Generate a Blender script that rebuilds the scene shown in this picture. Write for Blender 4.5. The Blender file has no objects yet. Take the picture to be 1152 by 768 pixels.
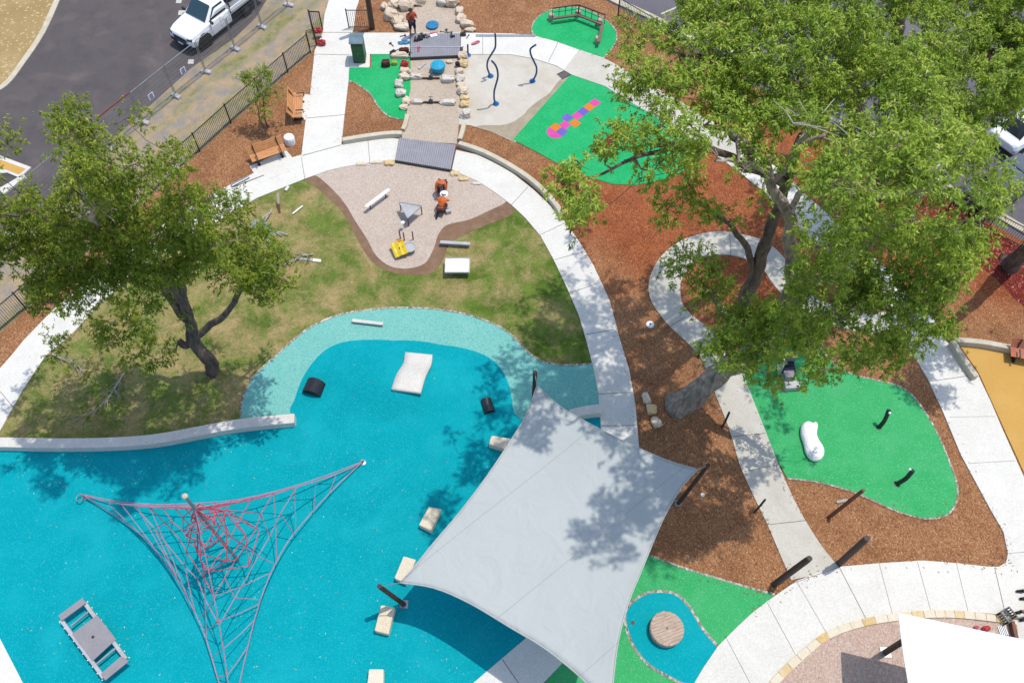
import bpy, math, random
import numpy as np
from mathutils import Vector, Matrix, noise
from mathutils.geometry import tessellate_polygon
random.seed(7); RNG = np.random.default_rng(11)
C = bpy.context.scene.collection
# ---------------------------------------------------------------- camera geometry
H = 32.0; F = 1000.0; DEP = math.radians(58.4)
SD, CD = math.sin(DEP), math.cos(DEP)
def W(px, py, z=0.0):
    """ground survey helper: where the plane at height z lies for a picture point"""
    u = (px-576)/F; v = (py-384)/F
    d = Vector((u, CD - v*SD, -(SD + v*CD)))
    s = (z-H)/d.z
    return Vector((d.x*s, d.y*s, z))
def ppm(px, py, z=0.0):
    p = W(px, py, z) - Vector((0, 0, H))
    return F/(p.y*CD - p.z*SD)
def ang(a, b):
    d = W(*b) - W(*a); return math.atan2(d.y, d.x)
# ---------------------------------------------------------------- object helpers
def tag(o, label=None, cat=None, group=None, kind=None):
    if label: o['label'] = label
    if cat: o['category'] = cat
    if group: o['group'] = group
    if kind: o['kind'] = kind
    return o
def thing(name, label, cat, loc=(0, 0, 0), rz=0.0, group=None):
    o = bpy.data.objects.new(name, None); C.objects.link(o)
    o.empty_display_size = .2
    o.location = loc; o.rotation_euler = (0, 0, rz)
    return tag(o, label, cat, group)
def copy_tree(o, parent=None):
    c = o.copy(); C.objects.link(c)
    if parent is not None: c.parent = parent
    for ch in list(o.children): copy_tree(ch, c)
    return c
class MB:
    def __init__(s): s.v = []; s.f = []
    def add(s, vs, fs):
        n = len(s.v); s.v += [tuple(p) for p in vs]; s.f += [tuple(n+i for i in f) for f in fs]; return s
    def box(s, c, size, rz=0.0, top=1.0, rx=0.0, ry=0.0):
        hx, hy, hz = size[0]/2, size[1]/2, size[2]/2
        vs = []
        for sz, t in ((-1, 1), (1, top)):
            for sx, sy in ((-1, -1), (1, -1), (1, 1), (-1, 1)):
                vs.append(Vector((sx*hx*t, sy*hy*t, sz*hz)))
        M = Matrix.Rotation(rz, 3, 'Z') @ Matrix.Rotation(ry, 3, 'Y') @ Matrix.Rotation(rx, 3, 'X')
        c = Vector(c)
        return s.add([M@p + c for p in vs], [(3, 2, 1, 0), (4, 5, 6, 7), (0, 1, 5, 4), (1, 2, 6, 5), (2, 3, 7, 6), (3, 0, 4, 7)])
    def bar(s, a, b, w, h, up=(0, 0, 1)):
        a = Vector(a); b = Vector(b); d = (b-a).normalized(); up = Vector(up)
        if abs(d.dot(up)) > .98: up = Vector((1, 0, 0))
        x = d.cross(up).normalized(); y = x.cross(d).normalized()
        vs = [p + x*sx*w/2 + y*sy*h/2 for p in (a, b) for sx, sy in ((-1, -1), (1, -1), (1, 1), (-1, 1))]
        return s.add(vs, [(3, 2, 1, 0), (4, 5, 6, 7), (0, 1, 5, 4), (1, 2, 6, 5), (2, 3, 7, 6), (3, 0, 4, 7)])
    def tube(s, pts, r, n=8, caps=True, wob=0.0):
        pts = [Vector(p) for p in pts]; m = len(pts)
        rr = [r]*m if isinstance(r, (int, float)) else list(r)
        vs = []; fs = []
        x = None
        for i, p in enumerate(pts):
            d = (pts[min(i+1, m-1)] - pts[max(i-1, 0)])
            if d.length < 1e-9: d = Vector((0, 0, 1))
            d.normalize()
            if x is None:
                a = Vector((0, 0, 1)) if abs(d.z) < .9 else Vector((1, 0, 0))
                x = d.cross(a).normalized()
            else:
                x = (x - d*x.dot(d)); x = x.normalized() if x.length > 1e-6 else d.orthogonal().normalized()
            y = d.cross(x)
            for k in range(n):
                t = 2*math.pi*k/n
                q = 1.0
                if wob: q += wob*noise.noise(p*1.7 + Vector((math.cos(t), math.sin(t), 0))*1.3)
                vs.append(p + (x*math.cos(t) + y*math.sin(t))*rr[i]*q)
        for i in range(m-1):
            for k in range(n):
                a = i*n+k; b = i*n+(k+1) % n
                fs.append((a, b, b+n, a+n))
        if caps:
            fs.append(tuple(reversed(range(n)))); fs.append(tuple((m-1)*n+k for k in range(n)))
        return s.add(vs, fs)
    def prism(s, poly, z0, z1, inset=0.0):
        n = len(poly)
        vs = [(p[0], p[1], z0) for p in poly] + [(p[0], p[1], z1) for p in poly]
        tris = tessellate_polygon([[Vector((p[0], p[1], 0)) for p in poly]])
        area = sum(poly[i][0]*poly[(i+1) % n][1] - poly[(i+1) % n][0]*poly[i][1] for i in range(n))
        fs = []
        for t in tris:
            a, b, c = t
            A = (poly[b][0]-poly[a][0])*(poly[c][1]-poly[a][1]) - (poly[c][0]-poly[a][0])*(poly[b][1]-poly[a][1])
            if A < 0: a, c = c, a
            fs.append((a+n, b+n, c+n)); fs.append((c, b, a))
        for i in range(n):
            j = (i+1) % n
            fs.append((i, j, j+n, i+n) if area > 0 else (j, i, i+n, j+n))
        return s.add(vs, fs)
    def blob(s, c, r, seed=0, amp=.2, freq=1.2, nu=14, nv=9, rz=0.0, flat=None, sq=1.0):
        c = Vector(c); off = Vector((seed*3.7, seed*1.9, seed*.7)); R = Matrix.Rotation(rz, 3, 'Z')
        vs = []; fs = []
        def P(th, ph):
            d = Vector((math.sin(th)*math.cos(ph), math.sin(th)*math.sin(ph), math.cos(th)))
            if sq != 1.0: d = Vector([math.copysign(abs(q)**sq, q) for q in d])
            k = 1 + amp*noise.noise(d*freq + off) + amp*.4*noise.noise(d*freq*2.7 + off)
            p = Vector((d.x*r[0], d.y*r[1], d.z*r[2]))*k
            if flat is not None and p.z < flat*r[2]: p.z = flat*r[2]
            return R@p + c
        vs.append(P(0, 0))
        for i in range(1, nv):
            for k in range(nu): vs.append(P(math.pi*i/nv, 2*math.pi*k/nu))
        vs.append(P(math.pi, 0))
        for k in range(nu): fs.append((0, 1+k, 1+(k+1) % nu))
        for i in range(nv-2):
            for k in range(nu):
                a = 1+i*nu+k; b = 1+i*nu+(k+1) % nu
                fs.append((a, a+nu, b+nu, b))
        L = len(vs)-1; o = 1+(nv-2)*nu
        for k in range(nu): fs.append((L, o+(k+1) % nu, o+k))
        return s.add(vs, fs)
    def lathe(s, c, prof, n=20, rz=0.0, M=None):
        """prof: list of (radius, z); closed with caps"""
        c = Vector(c); vs = []; fs = []
        for r, z in prof:
            for k in range(n):
                t = 2*math.pi*k/n
                p = Vector((r*math.cos(t), r*math.sin(t), z))
                vs.append((M@p if M else p) + c)
        for i in range(len(prof)-1):
            for k in range(n):
                a = i*n+k; b = i*n+(k+1) % n
                fs.append((a, b, b+n, a+n))
        fs.append(tuple(reversed(range(n)))); m = (len(prof)-1)*n
        fs.append(tuple(m+k for k in range(n)))
        return s.add(vs, fs)
    def build(s, name, mat, parent=None, loc=None, world=False, smooth=False, bevel=0.0, bseg=2):
        off = Vector((0, 0, 0))
        if parent is not None and world: off = Vector(parent.location)
        if loc is not None: off = Vector(loc)
        me = bpy.data.meshes.new(name)
        me.from_pydata([tuple(Vector(p)-off) for p in s.v], [], s.f); me.update()
        if smooth:
            for p in me.polygons: p.use_smooth = True
        me.materials.append(mat)
        o = bpy.data.objects.new(name, me); C.objects.link(o)
        if parent is not None: o.parent = parent
        elif loc is not None: o.location = loc
        if bevel:
            b = o.modifiers.new('Bevel', 'BEVEL'); b.width = bevel; b.segments = bseg; b.limit_method = 'ANGLE'
        return o
def crom(pts, n=6, closed=False):
    P = [Vector((p[0], p[1], p[2] if len(p) > 2 else 0)) for p in pts]; out = []; m = len(P)
    rng = range(m) if closed else range(m-1)
    for i in rng:
        if closed: a, b, c, d = P[i-1], P[i], P[(i+1) % m], P[(i+2) % m]
        else: a, b, c, d = P[max(i-1, 0)], P[i], P[i+1], P[min(i+2, m-1)]
        for k in range(n):
            t = k/n
            out.append(.5*((2*b) + (c-a)*t + (2*a-5*b+4*c-d)*t*t + (3*b-a-3*c+d)*t*t*t))
    if not closed: out.append(P[-1])
    return out
# ---------------------------------------------------------------- materials
K = 1.62
def lin(c):
    c /= 255.0
    return c/12.92 if c <= .04045 else ((c+.055)/1.055)**2.4
def A(r, g, b, k=1.0): return (lin(r)/K*k, lin(g)/K*k, lin(b)/K*k, 1)
def newmat(name):
    m = bpy.data.materials.new(name); m.use_nodes = True
    nt = m.node_tree; b = nt.nodes['Principled BSDF']
    return m, nt, b
def N(nt, t, **kw):
    n = nt.nodes.new(t)
    for k, v in kw.items():
        if k in n.inputs: n.inputs[k].default_value = v
        else: setattr(n, k, v)
    return n
def coords(nt): return nt.nodes.new('ShaderNodeNewGeometry').outputs['Position']
def mixc(nt, fac, a, b, mode='MIX'):
    n = nt.nodes.new('ShaderNodeMix'); n.data_type = 'RGBA'; n.blend_type = mode
    for sock, v in ((n.inputs[0], fac), (n.inputs[6], a), (n.inputs[7], b)):
        if hasattr(v, 'links') or isinstance(v, bpy.types.NodeSocket): nt.links.new(v, sock)
        else: sock.default_value = v
    return n.outputs[2]
def noise_f(nt, vec, scale, detail=3.0, lo=.35, hi=.65, rough=.55, dist=0.0):
    n = N(nt, 'ShaderNodeTexNoise', Scale=scale, Detail=detail, Roughness=rough, Distortion=dist)
    nt.links.new(vec, n.inputs['Vector'])
    r = nt.nodes.new('ShaderNodeMapRange'); r.inputs[1].default_value = lo; r.inputs[2].default_value = hi
    nt.links.new(n.outputs['Fac'], r.inputs[0])
    return r.outputs[0]
def bump(nt, b, h, strength=.3, dist=.02):
    n = N(nt, 'ShaderNodeBump', Strength=strength, Distance=dist)
    nt.links.new(h, n.inputs['Height']); nt.links.new(n.outputs['Normal'], b.inputs['Normal'])
def simple(name, col, rough=.6, metal=0.0, var=.12, scale=3.0, bmp=0.0, obj=False, spec=.5):
    """plain paint/plastic/metal with gentle wear"""
    m, nt, b = newmat(name)
    if obj: vec = N(nt, 'ShaderNodeTexCoord').outputs['Object']
    else: vec = coords(nt)
    dark = tuple(c*(1-var*1.6) for c in col[:3])+(1,); lite = tuple(min(1, c*(1+var)) for c in col[:3])+(1,)
    f = noise_f(nt, vec, scale, 5, .3, .7)
    c1 = mixc(nt, f, dark, lite)
    f2 = noise_f(nt, vec, scale*14, 2, .3, .7)
    c2 = mixc(nt, f2, tuple(c*.93 for c in col[:3])+(1,), (1, 1, 1, 1))
    n = mixc(nt, .25, c1, mixc(nt, 1.0, c1, c2, 'MULTIPLY'))
    nt.links.new(n, b.inputs['Base Color'])
    b.inputs['Roughness'].default_value = rough; b.inputs['Metallic'].default_value = metal
    b.inputs['Specular IOR Level'].default_value = spec
    if bmp: bump(nt, b, f2, bmp, .01)
    return m
def ground_mat(name, cols, big=.25, mid=1.5, fine=22, rough=.9, speck=None, speck_amt=.06, bstr=.25, bdist=.02, stain=None, stain_rng=(.55, .75)):
    """cols: three colours mixed over three sizes of noise; optional light specks and stains"""
    m, nt, b = newmat(name); vec = coords(nt)
    c = mixc(nt, noise_f(nt, vec, big, 4, .38, .62), cols[0], cols[1])
    c = mixc(nt, noise_f(nt, vec, mid, 5, .45, .75), c, cols[2])
    ff = noise_f(nt, vec, fine, 3, .25, .75, .7)
    c = mixc(nt, ff, mixc(nt, 1.0, c, (.82, .82, .82, 1), 'MULTIPLY'), mixc(nt, 1.0, c, (1.15, 1.15, 1.15, 1), 'MULTIPLY'))
    if stain:
        c = mixc(nt, noise_f(nt, vec, .55, 6, stain_rng[0], stain_rng[1], .6, .4), c, stain)
    if speck:
        v = N(nt, 'ShaderNodeTexVoronoi', Scale=fine*.8); nt.links.new(vec, v.inputs['Vector'])
        s = nt.nodes.new('ShaderNodeSeparateColor'); nt.links.new(v.outputs['Color'], s.inputs[0])
        g = N(nt, 'ShaderNodeMath', operation='GREATER_THAN'); g.inputs[1].default_value = 1-speck_amt
        nt.links.new(s.outputs[0], g.inputs[0])
        c = mixc(nt, g.outputs[0], c, speck)
    nt.links.new(c, b.inputs['Base Color']); b.inputs['Roughness'].default_value = rough
    b.inputs['Specular IOR Level'].default_value = .06
    bump(nt, b, ff, bstr, bdist)
    return m
def chip_mat(name, cols, scale=26, big=None, centre=None, rad=6.0, red=None, bstr=.8):
    """wood chip / gravel: every voronoi cell its own tone from a ramp"""
    m, nt, b = newmat(name); vec = coords(nt)
    nz = N(nt, 'ShaderNodeTexNoise', Scale=9.0, Detail=2.0); nt.links.new(vec, nz.inputs['Vector'])
    ad = N(nt, 'ShaderNodeVectorMath', operation='MULTIPLY_ADD'); nt.links.new(nz.outputs['Color'], ad.inputs[0])
    ad.inputs[1].default_value = (.05, .05, .05); nt.links.new(vec, ad.inputs[2])
    mp = N(nt, 'ShaderNodeMapping'); mp.inputs['Scale'].default_value = (1, .62, 1); nt.links.new(ad.outputs[0], mp.inputs[0])
    def layer(sc):
        v = N(nt, 'ShaderNodeTexVoronoi', Scale=sc); nt.links.new(mp.outputs[0], v.inputs['Vector'])
        s = nt.nodes.new('ShaderNodeSeparateColor'); nt.links.new(v.outputs['Color'], s.inputs[0])
        return s.outputs[0], v.outputs['Distance']
    r1, d1 = layer(scale); r2, d2 = layer(scale*.45)
    ramp = nt.nodes.new('ShaderNodeValToRGB'); ramp.color_ramp.interpolation = 'LINEAR'
    els = ramp.color_ramp.elements
    while len(els) < len(cols): els.new(.5)
    for i, (pos, col) in enumerate(cols): els[i].position = pos; els[i].color = col
    mx = N(nt, 'ShaderNodeMath', operation='MULTIPLY_ADD'); nt.links.new(r1, mx.inputs[0]); mx.inputs[1].default_value = .72
    m2 = N(nt, 'ShaderNodeMath', operation='MULTIPLY'); nt.links.new(r2, m2.inputs[0]); m2.inputs[1].default_value = .28
    nt.links.new(m2.outputs[0], mx.inputs[2]); nt.links.new(mx.outputs[0], ramp.inputs[0])
    c = ramp.outputs[0]
    if big: c = mixc(nt, noise_f(nt, vec, .7, 7, .42, .72, .68), c, mixc(nt, 1.0, c, big, 'MULTIPLY'))
    if red:
        f = None
        for (cx, cy, rd) in centre:
            di = N(nt, 'ShaderNodeVectorMath', operation='DISTANCE'); nt.links.new(vec, di.inputs[0]); di.inputs[1].default_value = (cx, cy, 0)
            wob = noise_f(nt, vec, .6, 4, 0, 1)
            ma = N(nt, 'ShaderNodeMath', operation='MULTIPLY_ADD'); nt.links.new(wob, ma.inputs[0]); ma.inputs[1].default_value = rd*.9; nt.links.new(di.outputs['Value'], ma.inputs[2])
            mr = nt.nodes.new('ShaderNodeMapRange'); nt.links.new(ma.outputs[0], mr.inputs[0])
            mr.inputs[1].default_value = rd*1.0; mr.inputs[2].default_value = rd*1.6; mr.inputs[3].default_value = 1; mr.inputs[4].default_value = 0
            if f is None: f = mr.outputs[0]
            else:
                x = N(nt, 'ShaderNodeMath', operation='MAXIMUM'); nt.links.new(f, x.inputs[0]); nt.links.new(mr.outputs[0], x.inputs[1]); f = x.outputs[0]
        c = mixc(nt, f, c, mixc(nt, 1.0, c, red, 'MULTIPLY'))
    nt.links.new(c, b.inputs['Base Color']); b.inputs['Roughness'].default_value = .9
    b.inputs['Specular IOR Level'].default_value = .2
    bump(nt, b, r1, bstr, .03)
    return m
def rc(px, py, rad): p = W(px, py); return (p.x, p.y, rad)
M = {}
M['mulch'] = chip_mat('wood mulch', [(0, A(128, 80, 50)), (.3, A(164, 110, 72)), (.6, A(190, 136, 92)), (.85, A(206, 158, 114)), (1, A(234, 200, 160))], 44,
    big=(.66, .60, .56, 1), centre=[rc(730, 225, 5.2), rc(850, 190, 6), rc(850, 330, 3.5), rc(1120, 290, 3.2), rc(1010, 250, 5)], red=(.96, .62, .50, 1))
M['redmulch'] = chip_mat('dark red mulch', [(0, A(70, 24, 20)), (.5, A(135, 50, 38)), (.85, A(165, 75, 58)), (1, A(230, 190, 170))], 24, big=(.8, .75, .75, 1))
M['gravel'] = chip_mat('pebble gravel', [(0, A(182, 162, 144)), (.4, A(212, 194, 176)), (.8, A(224, 206, 190)), (1, A(236, 222, 205))], 48, big=(.93, .91, .9, 1), bstr=.35)
M['aggregate'] = chip_mat('exposed aggregate', [(0, A(170, 140, 122)), (.4, A(208, 180, 162)), (.8, A(226, 202, 184)), (1, A(240, 226, 212))], 48, big=(.93, .9, .88, 1), bstr=.2)
M['pebble_edge'] = chip_mat('pebble edging', [(0, A(120, 110, 95)), (.5, A(170, 165, 145)), (1, A(235, 230, 220))], 16)
M['stream'] = chip_mat('stream gravel', [(0, A(176, 158, 138)), (.4, A(208, 190, 168)), (.8, A(220, 204, 182)), (1, A(232, 218, 198))], 48, big=(.9, .88, .86, 1), bstr=.3)
M['verge_soil'] = ground_mat('soil strip', [A(150, 120, 96), A(138, 110, 88), A(162, 134, 108)], .8, 3, 25)
M['asphalt'] = ground_mat('asphalt', [A(104, 98, 98), A(114, 107, 106), A(96, 91, 92)], .12, .9, 26, .9, bstr=.15, stain=A(132, 120, 116), stain_rng=(.52, .85))
M['asphalt2'] = ground_mat('car park asphalt', [A(120, 116, 122), A(130, 126, 130), A(112, 108, 114)], .12, .9, 18)
M['drygrass'] = ground_mat('dry grass', [A(196, 168, 120), A(180, 152, 104), A(172, 150, 96)], .35, 1.6, 15, speck=A(220, 200, 150), speck_amt=.08)
M['blue'] = ground_mat('blue rubber', [A(0, 174, 184), A(0, 167, 178), A(8, 178, 188)], .2, 1.1, 46, .8, bstr=.08, speck=A(40, 186, 198), speck_amt=.12, stain=A(26, 182, 192), stain_rng=(.5, .8))
M['aqua'] = ground_mat('aqua rubber', [A(146, 212, 198), A(138, 206, 192), A(156, 216, 204)], .3, 1.2, 55, .8, speck=A(98, 190, 180), speck_amt=.3, bstr=.1)
M['green'] = ground_mat('green rubber', [A(70, 188, 112), A(62, 182, 106), A(80, 193, 120)], .3, 1.1, 46, .8, bstr=.08, speck=A(110, 200, 140), speck_amt=.12, stain=A(88, 190, 124), stain_rng=(.52, .8))
M['green2'] = ground_mat('emerald rubber', [A(42, 190, 112), A(34, 183, 105), A(54, 195, 120)], .3, 1.1, 46, .8, bstr=.08, speck=A(90, 200, 138), speck_amt=.12, stain=A(62, 192, 120), stain_rng=(.52, .8))
M['yellow'] = ground_mat('ochre rubber', [A(226, 178, 98), A(220, 172, 92), A(230, 184, 106)], .15, .8, 30, .8, bstr=.08)
M['path'] = ground_mat('concrete path', [A(248, 244, 232), A(240, 236, 224), A(252, 248, 238)], .25, 1.1, 20, .85, bstr=.02, stain=A(228, 224, 212), stain_rng=(.55, .85))
M['path2'] = ground_mat('older and shade-dimmed concrete path', [A(226, 220, 204), A(216, 210, 194), A(234, 228, 214)], .3, 1.1, 20, .85, bstr=.06, stain=A(200, 194, 178), stain_rng=(.5, .8))  # concrete of the looping path, also serves as painted shade on the upper path
M['pad'] = ground_mat('splash pad concrete', [A(226, 218, 202), A(218, 208, 190), A(234, 228, 214)], .4, 1.1, 22, .7, bstr=.06, stain=A(206, 194, 172), stain_rng=(.5, .75))
M['pad_dirty'] = ground_mat('silty concrete', [A(186, 172, 146), A(176, 162, 136), A(196, 184, 160)], .4, 2, 22)
M['kerb'] = ground_mat('kerb concrete', [A(224, 214, 190), A(214, 202, 176), A(232, 224, 204)], .5, 2.5, 20, .85, bstr=.1, stain=A(190, 180, 156), stain_rng=(.55, .85))
M['whitewall'] = ground_mat('white wall concrete', [A(240, 234, 222), A(232, 226, 214), A(244, 240, 232)], .5, 2.5, 20, .85, bstr=.1, stain=A(206, 196, 180), stain_rng=(.6, .9))
M['joint'] = simple('joint', A(110, 108, 104), .9)
M['steel'] = simple('galvanised steel', A(190, 194, 198), .45, .6)
M['steel_dark'] = simple('dark steel', A(90, 92, 96), .5, .5)
M['black'] = simple('black powder coat', A(38, 38, 40), .5)
M['blackplastic'] = simple('black plastic', A(42, 44, 50), .45)
M['rubberblack'] = simple('tyre rubber', A(35, 35, 36), .8)
M['deck'] = simple('grey composite deck', A(172, 170, 176), .8, var=.07, scale=2)
M['white'] = simple('white paint', (.8, .8, .8, 1), .4)
M['carwhite'] = simple('white car paint', (.8, .8, .81, 1), .25, var=.02)
M['cargrey'] = simple('grey car paint', A(120, 124, 130), .25, .3, var=.03)
M['glass'] = simple('tinted glass', A(56, 84, 92), .08, var=.05, spec=.8)
M['glassdark'] = simple('dark glass', A(28, 32, 36), .08, var=.05, spec=.8)
M['bluepole'] = simple('blue painted steel', A(20, 92, 140), .35, var=.08)
M['bluebase'] = simple('blue flange', A(10, 120, 190), .4)
M['cyan'] = simple('cyan plastic', A(20, 178, 214), .4, var=.06)
M['discblue'] = simple('blue plastic disc', A(36, 142, 196), .4, var=.15, scale=6)
M['sailgrey'] = None; M['sailwhite'] = None
M['binroof'] = simple('bin roof steel', A(120, 148, 158), .4, .2)
M['bingreen'] = simple('bin green', A(62, 112, 72), .55, var=.15)
M['red'] = simple('red plastic', A(206, 50, 56), .5)
M['pink'] = simple('pink plastic', A(220, 96, 120), .5)
M['orangepaint'] = ground_mat('orange rubber', [A(238, 144, 60), A(232, 138, 54), A(240, 150, 70)], .5, 2, 30)
M['pinkpaint'] = ground_mat('pink rubber', [A(236, 94, 178), A(230, 88, 172), A(240, 100, 184)], .5, 2, 30)
M['violetpaint'] = ground_mat('violet rubber', [A(130, 110, 208), A(124, 104, 202), A(136, 116, 212)], .5, 2, 30)
M['lime'] = simple('lime plastic', A(200, 226, 60), .5)
M['yellowp'] = simple('yellow plastic', A(246, 214, 20), .45, var=.08, scale=9)
M['lightgrey'] = simple('light grey panel', A(206, 206, 206), .5)
M['greydeck'] = simple('grey rubber tread', A(168, 164, 168), .8, var=.06)
M['line'] = simple('road paint', A(232, 226, 214), .8, var=.12, scale=6)
M['rope'] = simple('lilac rope', A(200, 160, 184), .8)
M['ropered'] = simple('red rope', A(232, 92, 124), .8)
M['ropepink'] = simple('faded pink rope', A(214, 150, 176), .8)
M['skin'] = simple('skin', A(196, 138, 108), .6)
M['hair'] = simple('dark hair', A(70, 42, 32), .8)
M['hairred'] = simple('auburn hair', A(120, 52, 34), .8)
M['hivis'] = simple('hi vis orange', A(240, 120, 44), .8)
M['hivisy'] = simple('hi vis yellow', A(226, 236, 90), .8)
M['navy'] = simple('navy cloth', A(44, 48, 76), .9)
M['khaki'] = simple('khaki cloth', A(186, 160, 112), .9)
M['maroon'] = simple('maroon cloth', A(110, 52, 46), .9)
M['redshirt'] = simple('red orange shirt', A(206, 74, 40), .9)
M['brownpipe'] = simple('rusty steel', A(130, 92, 74), .8, .2, var=.3, scale=8)
def wood_mat(name, a, b2, rough=.7, sc=(2, 18, 18)):
    m, nt, b = newmat(name); vec = N(nt, 'ShaderNodeTexCoord').outputs['Object']
    mp = N(nt, 'ShaderNodeMapping'); mp.inputs['Scale'].default_value = sc; nt.links.new(vec, mp.inputs[0])
    f = noise_f(nt, mp.outputs[0], 1.5, 5, .3, .7)
    c = mixc(nt, f, a, b2); c = mixc(nt, noise_f(nt, vec, 2.5, 3, .45, .7), c, mixc(nt, 1., c, (.8, .78, .75, 1), 'MULTIPLY'))
    nt.links.new(c, b.inputs['Base Color']); b.inputs['Roughness'].default_value = rough; bump(nt, b, f, .3, .01)
    return m
M['slat'] = wood_mat('bench timber', A(214, 138, 78), A(240, 178, 118))
M['slatred'] = wood_mat('red bench timber', A(190, 102, 70), A(222, 138, 100))
M['post'] = wood_mat('dark timber post', A(60, 46, 40), A(96, 72, 60), sc=(14, 14, 2))
M['postred'] = wood_mat('red brown timber post', A(112, 62, 42), A(150, 92, 66), sc=(14, 14, 2))
M['beamwood'] = wood_mat('weathered beam timber', A(110, 86, 72), A(150, 120, 102))
M['stumpwood'] = wood_mat('cut timber disc', A(186, 158, 136), A(222, 200, 178), sc=(3, 12, 3))
M['bark'] = wood_mat('grey bark', A(122, 108, 96), A(204, 188, 170), .9, sc=(5, 5, 1.2))
M['barkdark'] = wood_mat('dark bark', A(70, 58, 52), A(140, 118, 104), .9, sc=(5, 5, 1.2))
M['deadwood'] = wood_mat('dead grey twig', A(176, 162, 146), A(210, 198, 184), .9, sc=(5, 5, 5))
def stone_mat(name, a, b2, c3):
    m, nt, b = newmat(name); vec = N(nt, 'ShaderNodeTexCoord').outputs['Object']
    oi = N(nt, 'ShaderNodeObjectInfo')
    f = noise_f(nt, coords(nt), 3.0, 6, .35, .65)
    c = mixc(nt, f, a, b2)
    c = mixc(nt, oi.outputs['Random'], c, mixc(nt, .5, c, c3))
    c = mixc(nt, noise_f(nt, coords(nt), 9, 4, .5, .8), c, c3)
    nt.links.new(c, b.inputs['Base Color']); b.inputs['Roughness'].default_value = .9
    bump(nt, b, noise_f(nt, coords(nt), 14, 5, .2, .8), .6, .04)
    return m
M['rock'] = stone_mat('sandstone boulder', A(250, 234, 208), A(240, 220, 190), A(226, 198, 168))
M['rockgold'] = stone_mat('golden sandstone', A(240, 208, 140), A(224, 182, 110), A(250, 230, 190))
M['rockwhite'] = stone_mat('white stone', A(246, 240, 228), A(236, 228, 212), A(220, 208, 188))
M['block'] = stone_mat('sandstone block', A(248, 234, 204), A(242, 222, 184), A(252, 244, 224))
M['whitestone'] = stone_mat('smooth white stone', (.78, .77, .75, 1), (.72, .71, .69, 1), (.66, .64, .6, 1))
def lawn_mat():
    m, nt, b = newmat('patchy lawn'); vec = coords(nt)
    g = mixc(nt, noise_f(nt, vec, .9, 6, .35, .65), A(92, 122, 44), A(134, 156, 74))
    dry = mixc(nt, noise_f(nt, vec, 1.7, 5, .3, .7), A(184, 164, 112), A(206, 182, 136))
    sx = nt.nodes.new('ShaderNodeSeparateXYZ'); nt.links.new(vec, sx.inputs[0])
    f = noise_f(nt, vec, .55, 10, .42, .60, .78, .3)
    mr = nt.nodes.new('ShaderNodeMapRange'); nt.links.new(sx.outputs['X'], mr.inputs[0])
    mr.inputs[1].default_value = -8; mr.inputs[2].default_value = 3; mr.inputs[3].default_value = .06; mr.inputs[4].default_value = -.30
    ad = N(nt, 'ShaderNodeMath', operation='ADD', use_clamp=True); nt.links.new(f, ad.inputs[0]); nt.links.new(mr.outputs[0], ad.inputs[1])
    c = mixc(nt, ad.outputs[0], g, dry)
    ff = noise_f(nt, vec, 13, 6, .28, .72, .85)
    c = mixc(nt, ff, mixc(nt, 1., c, (.48, .54, .42, 1), 'MULTIPLY'), mixc(nt, 1., c, (1.45, 1.38, 1.3, 1), 'MULTIPLY'))
    nt.links.new(c, b.inputs['Base Color']); b.inputs['Roughness'].default_value = .95
    b.inputs['Specular IOR Level'].default_value = .1
    bump(nt, b, ff, .8, .04)
    return m
M['lawn'] = lawn_mat()
def verge_mat():
    m, nt, b = newmat('rough verge'); vec = coords(nt)
    mp = N(nt, 'ShaderNodeMapping'); a = ang((163, 138), (265, 56)); mp.inputs['Rotation'].default_value = (0, 0, -a)
    nt.links.new(vec, mp.inputs[0])
    mp2 = N(nt, 'ShaderNodeMapping'); mp2.inputs['Scale'].default_value = (.35, 1.2, 1); nt.links.new(mp.outputs[0], mp2.inputs[0])
    dirt = mixc(nt, noise_f(nt, vec, 1.6, 5, .35, .65), A(204, 176, 134), A(168, 158, 150))
    grass = mixc(nt, noise_f(nt, vec, 2.2, 5, .35, .65), A(126, 134, 70), A(176, 164, 108))
    c = mixc(nt, noise_f(nt, mp2.outputs[0], .8, 6, .46, .66), dirt, grass)
    ff = noise_f(nt, vec, 18, 4, .25, .75, .75)
    c = mixc(nt, ff, mixc(nt, 1., c, (.66, .68, .64, 1), 'MULTIPLY'), mixc(nt, 1., c, (1.2, 1.2, 1.2, 1), 'MULTIPLY'))
    nt.links.new(c, b.inputs['Base Color']); b.inputs['Roughness'].default_value = .95; bump(nt, b, ff, .6, .04)
    return m
M['verge'] = verge_mat()
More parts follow.
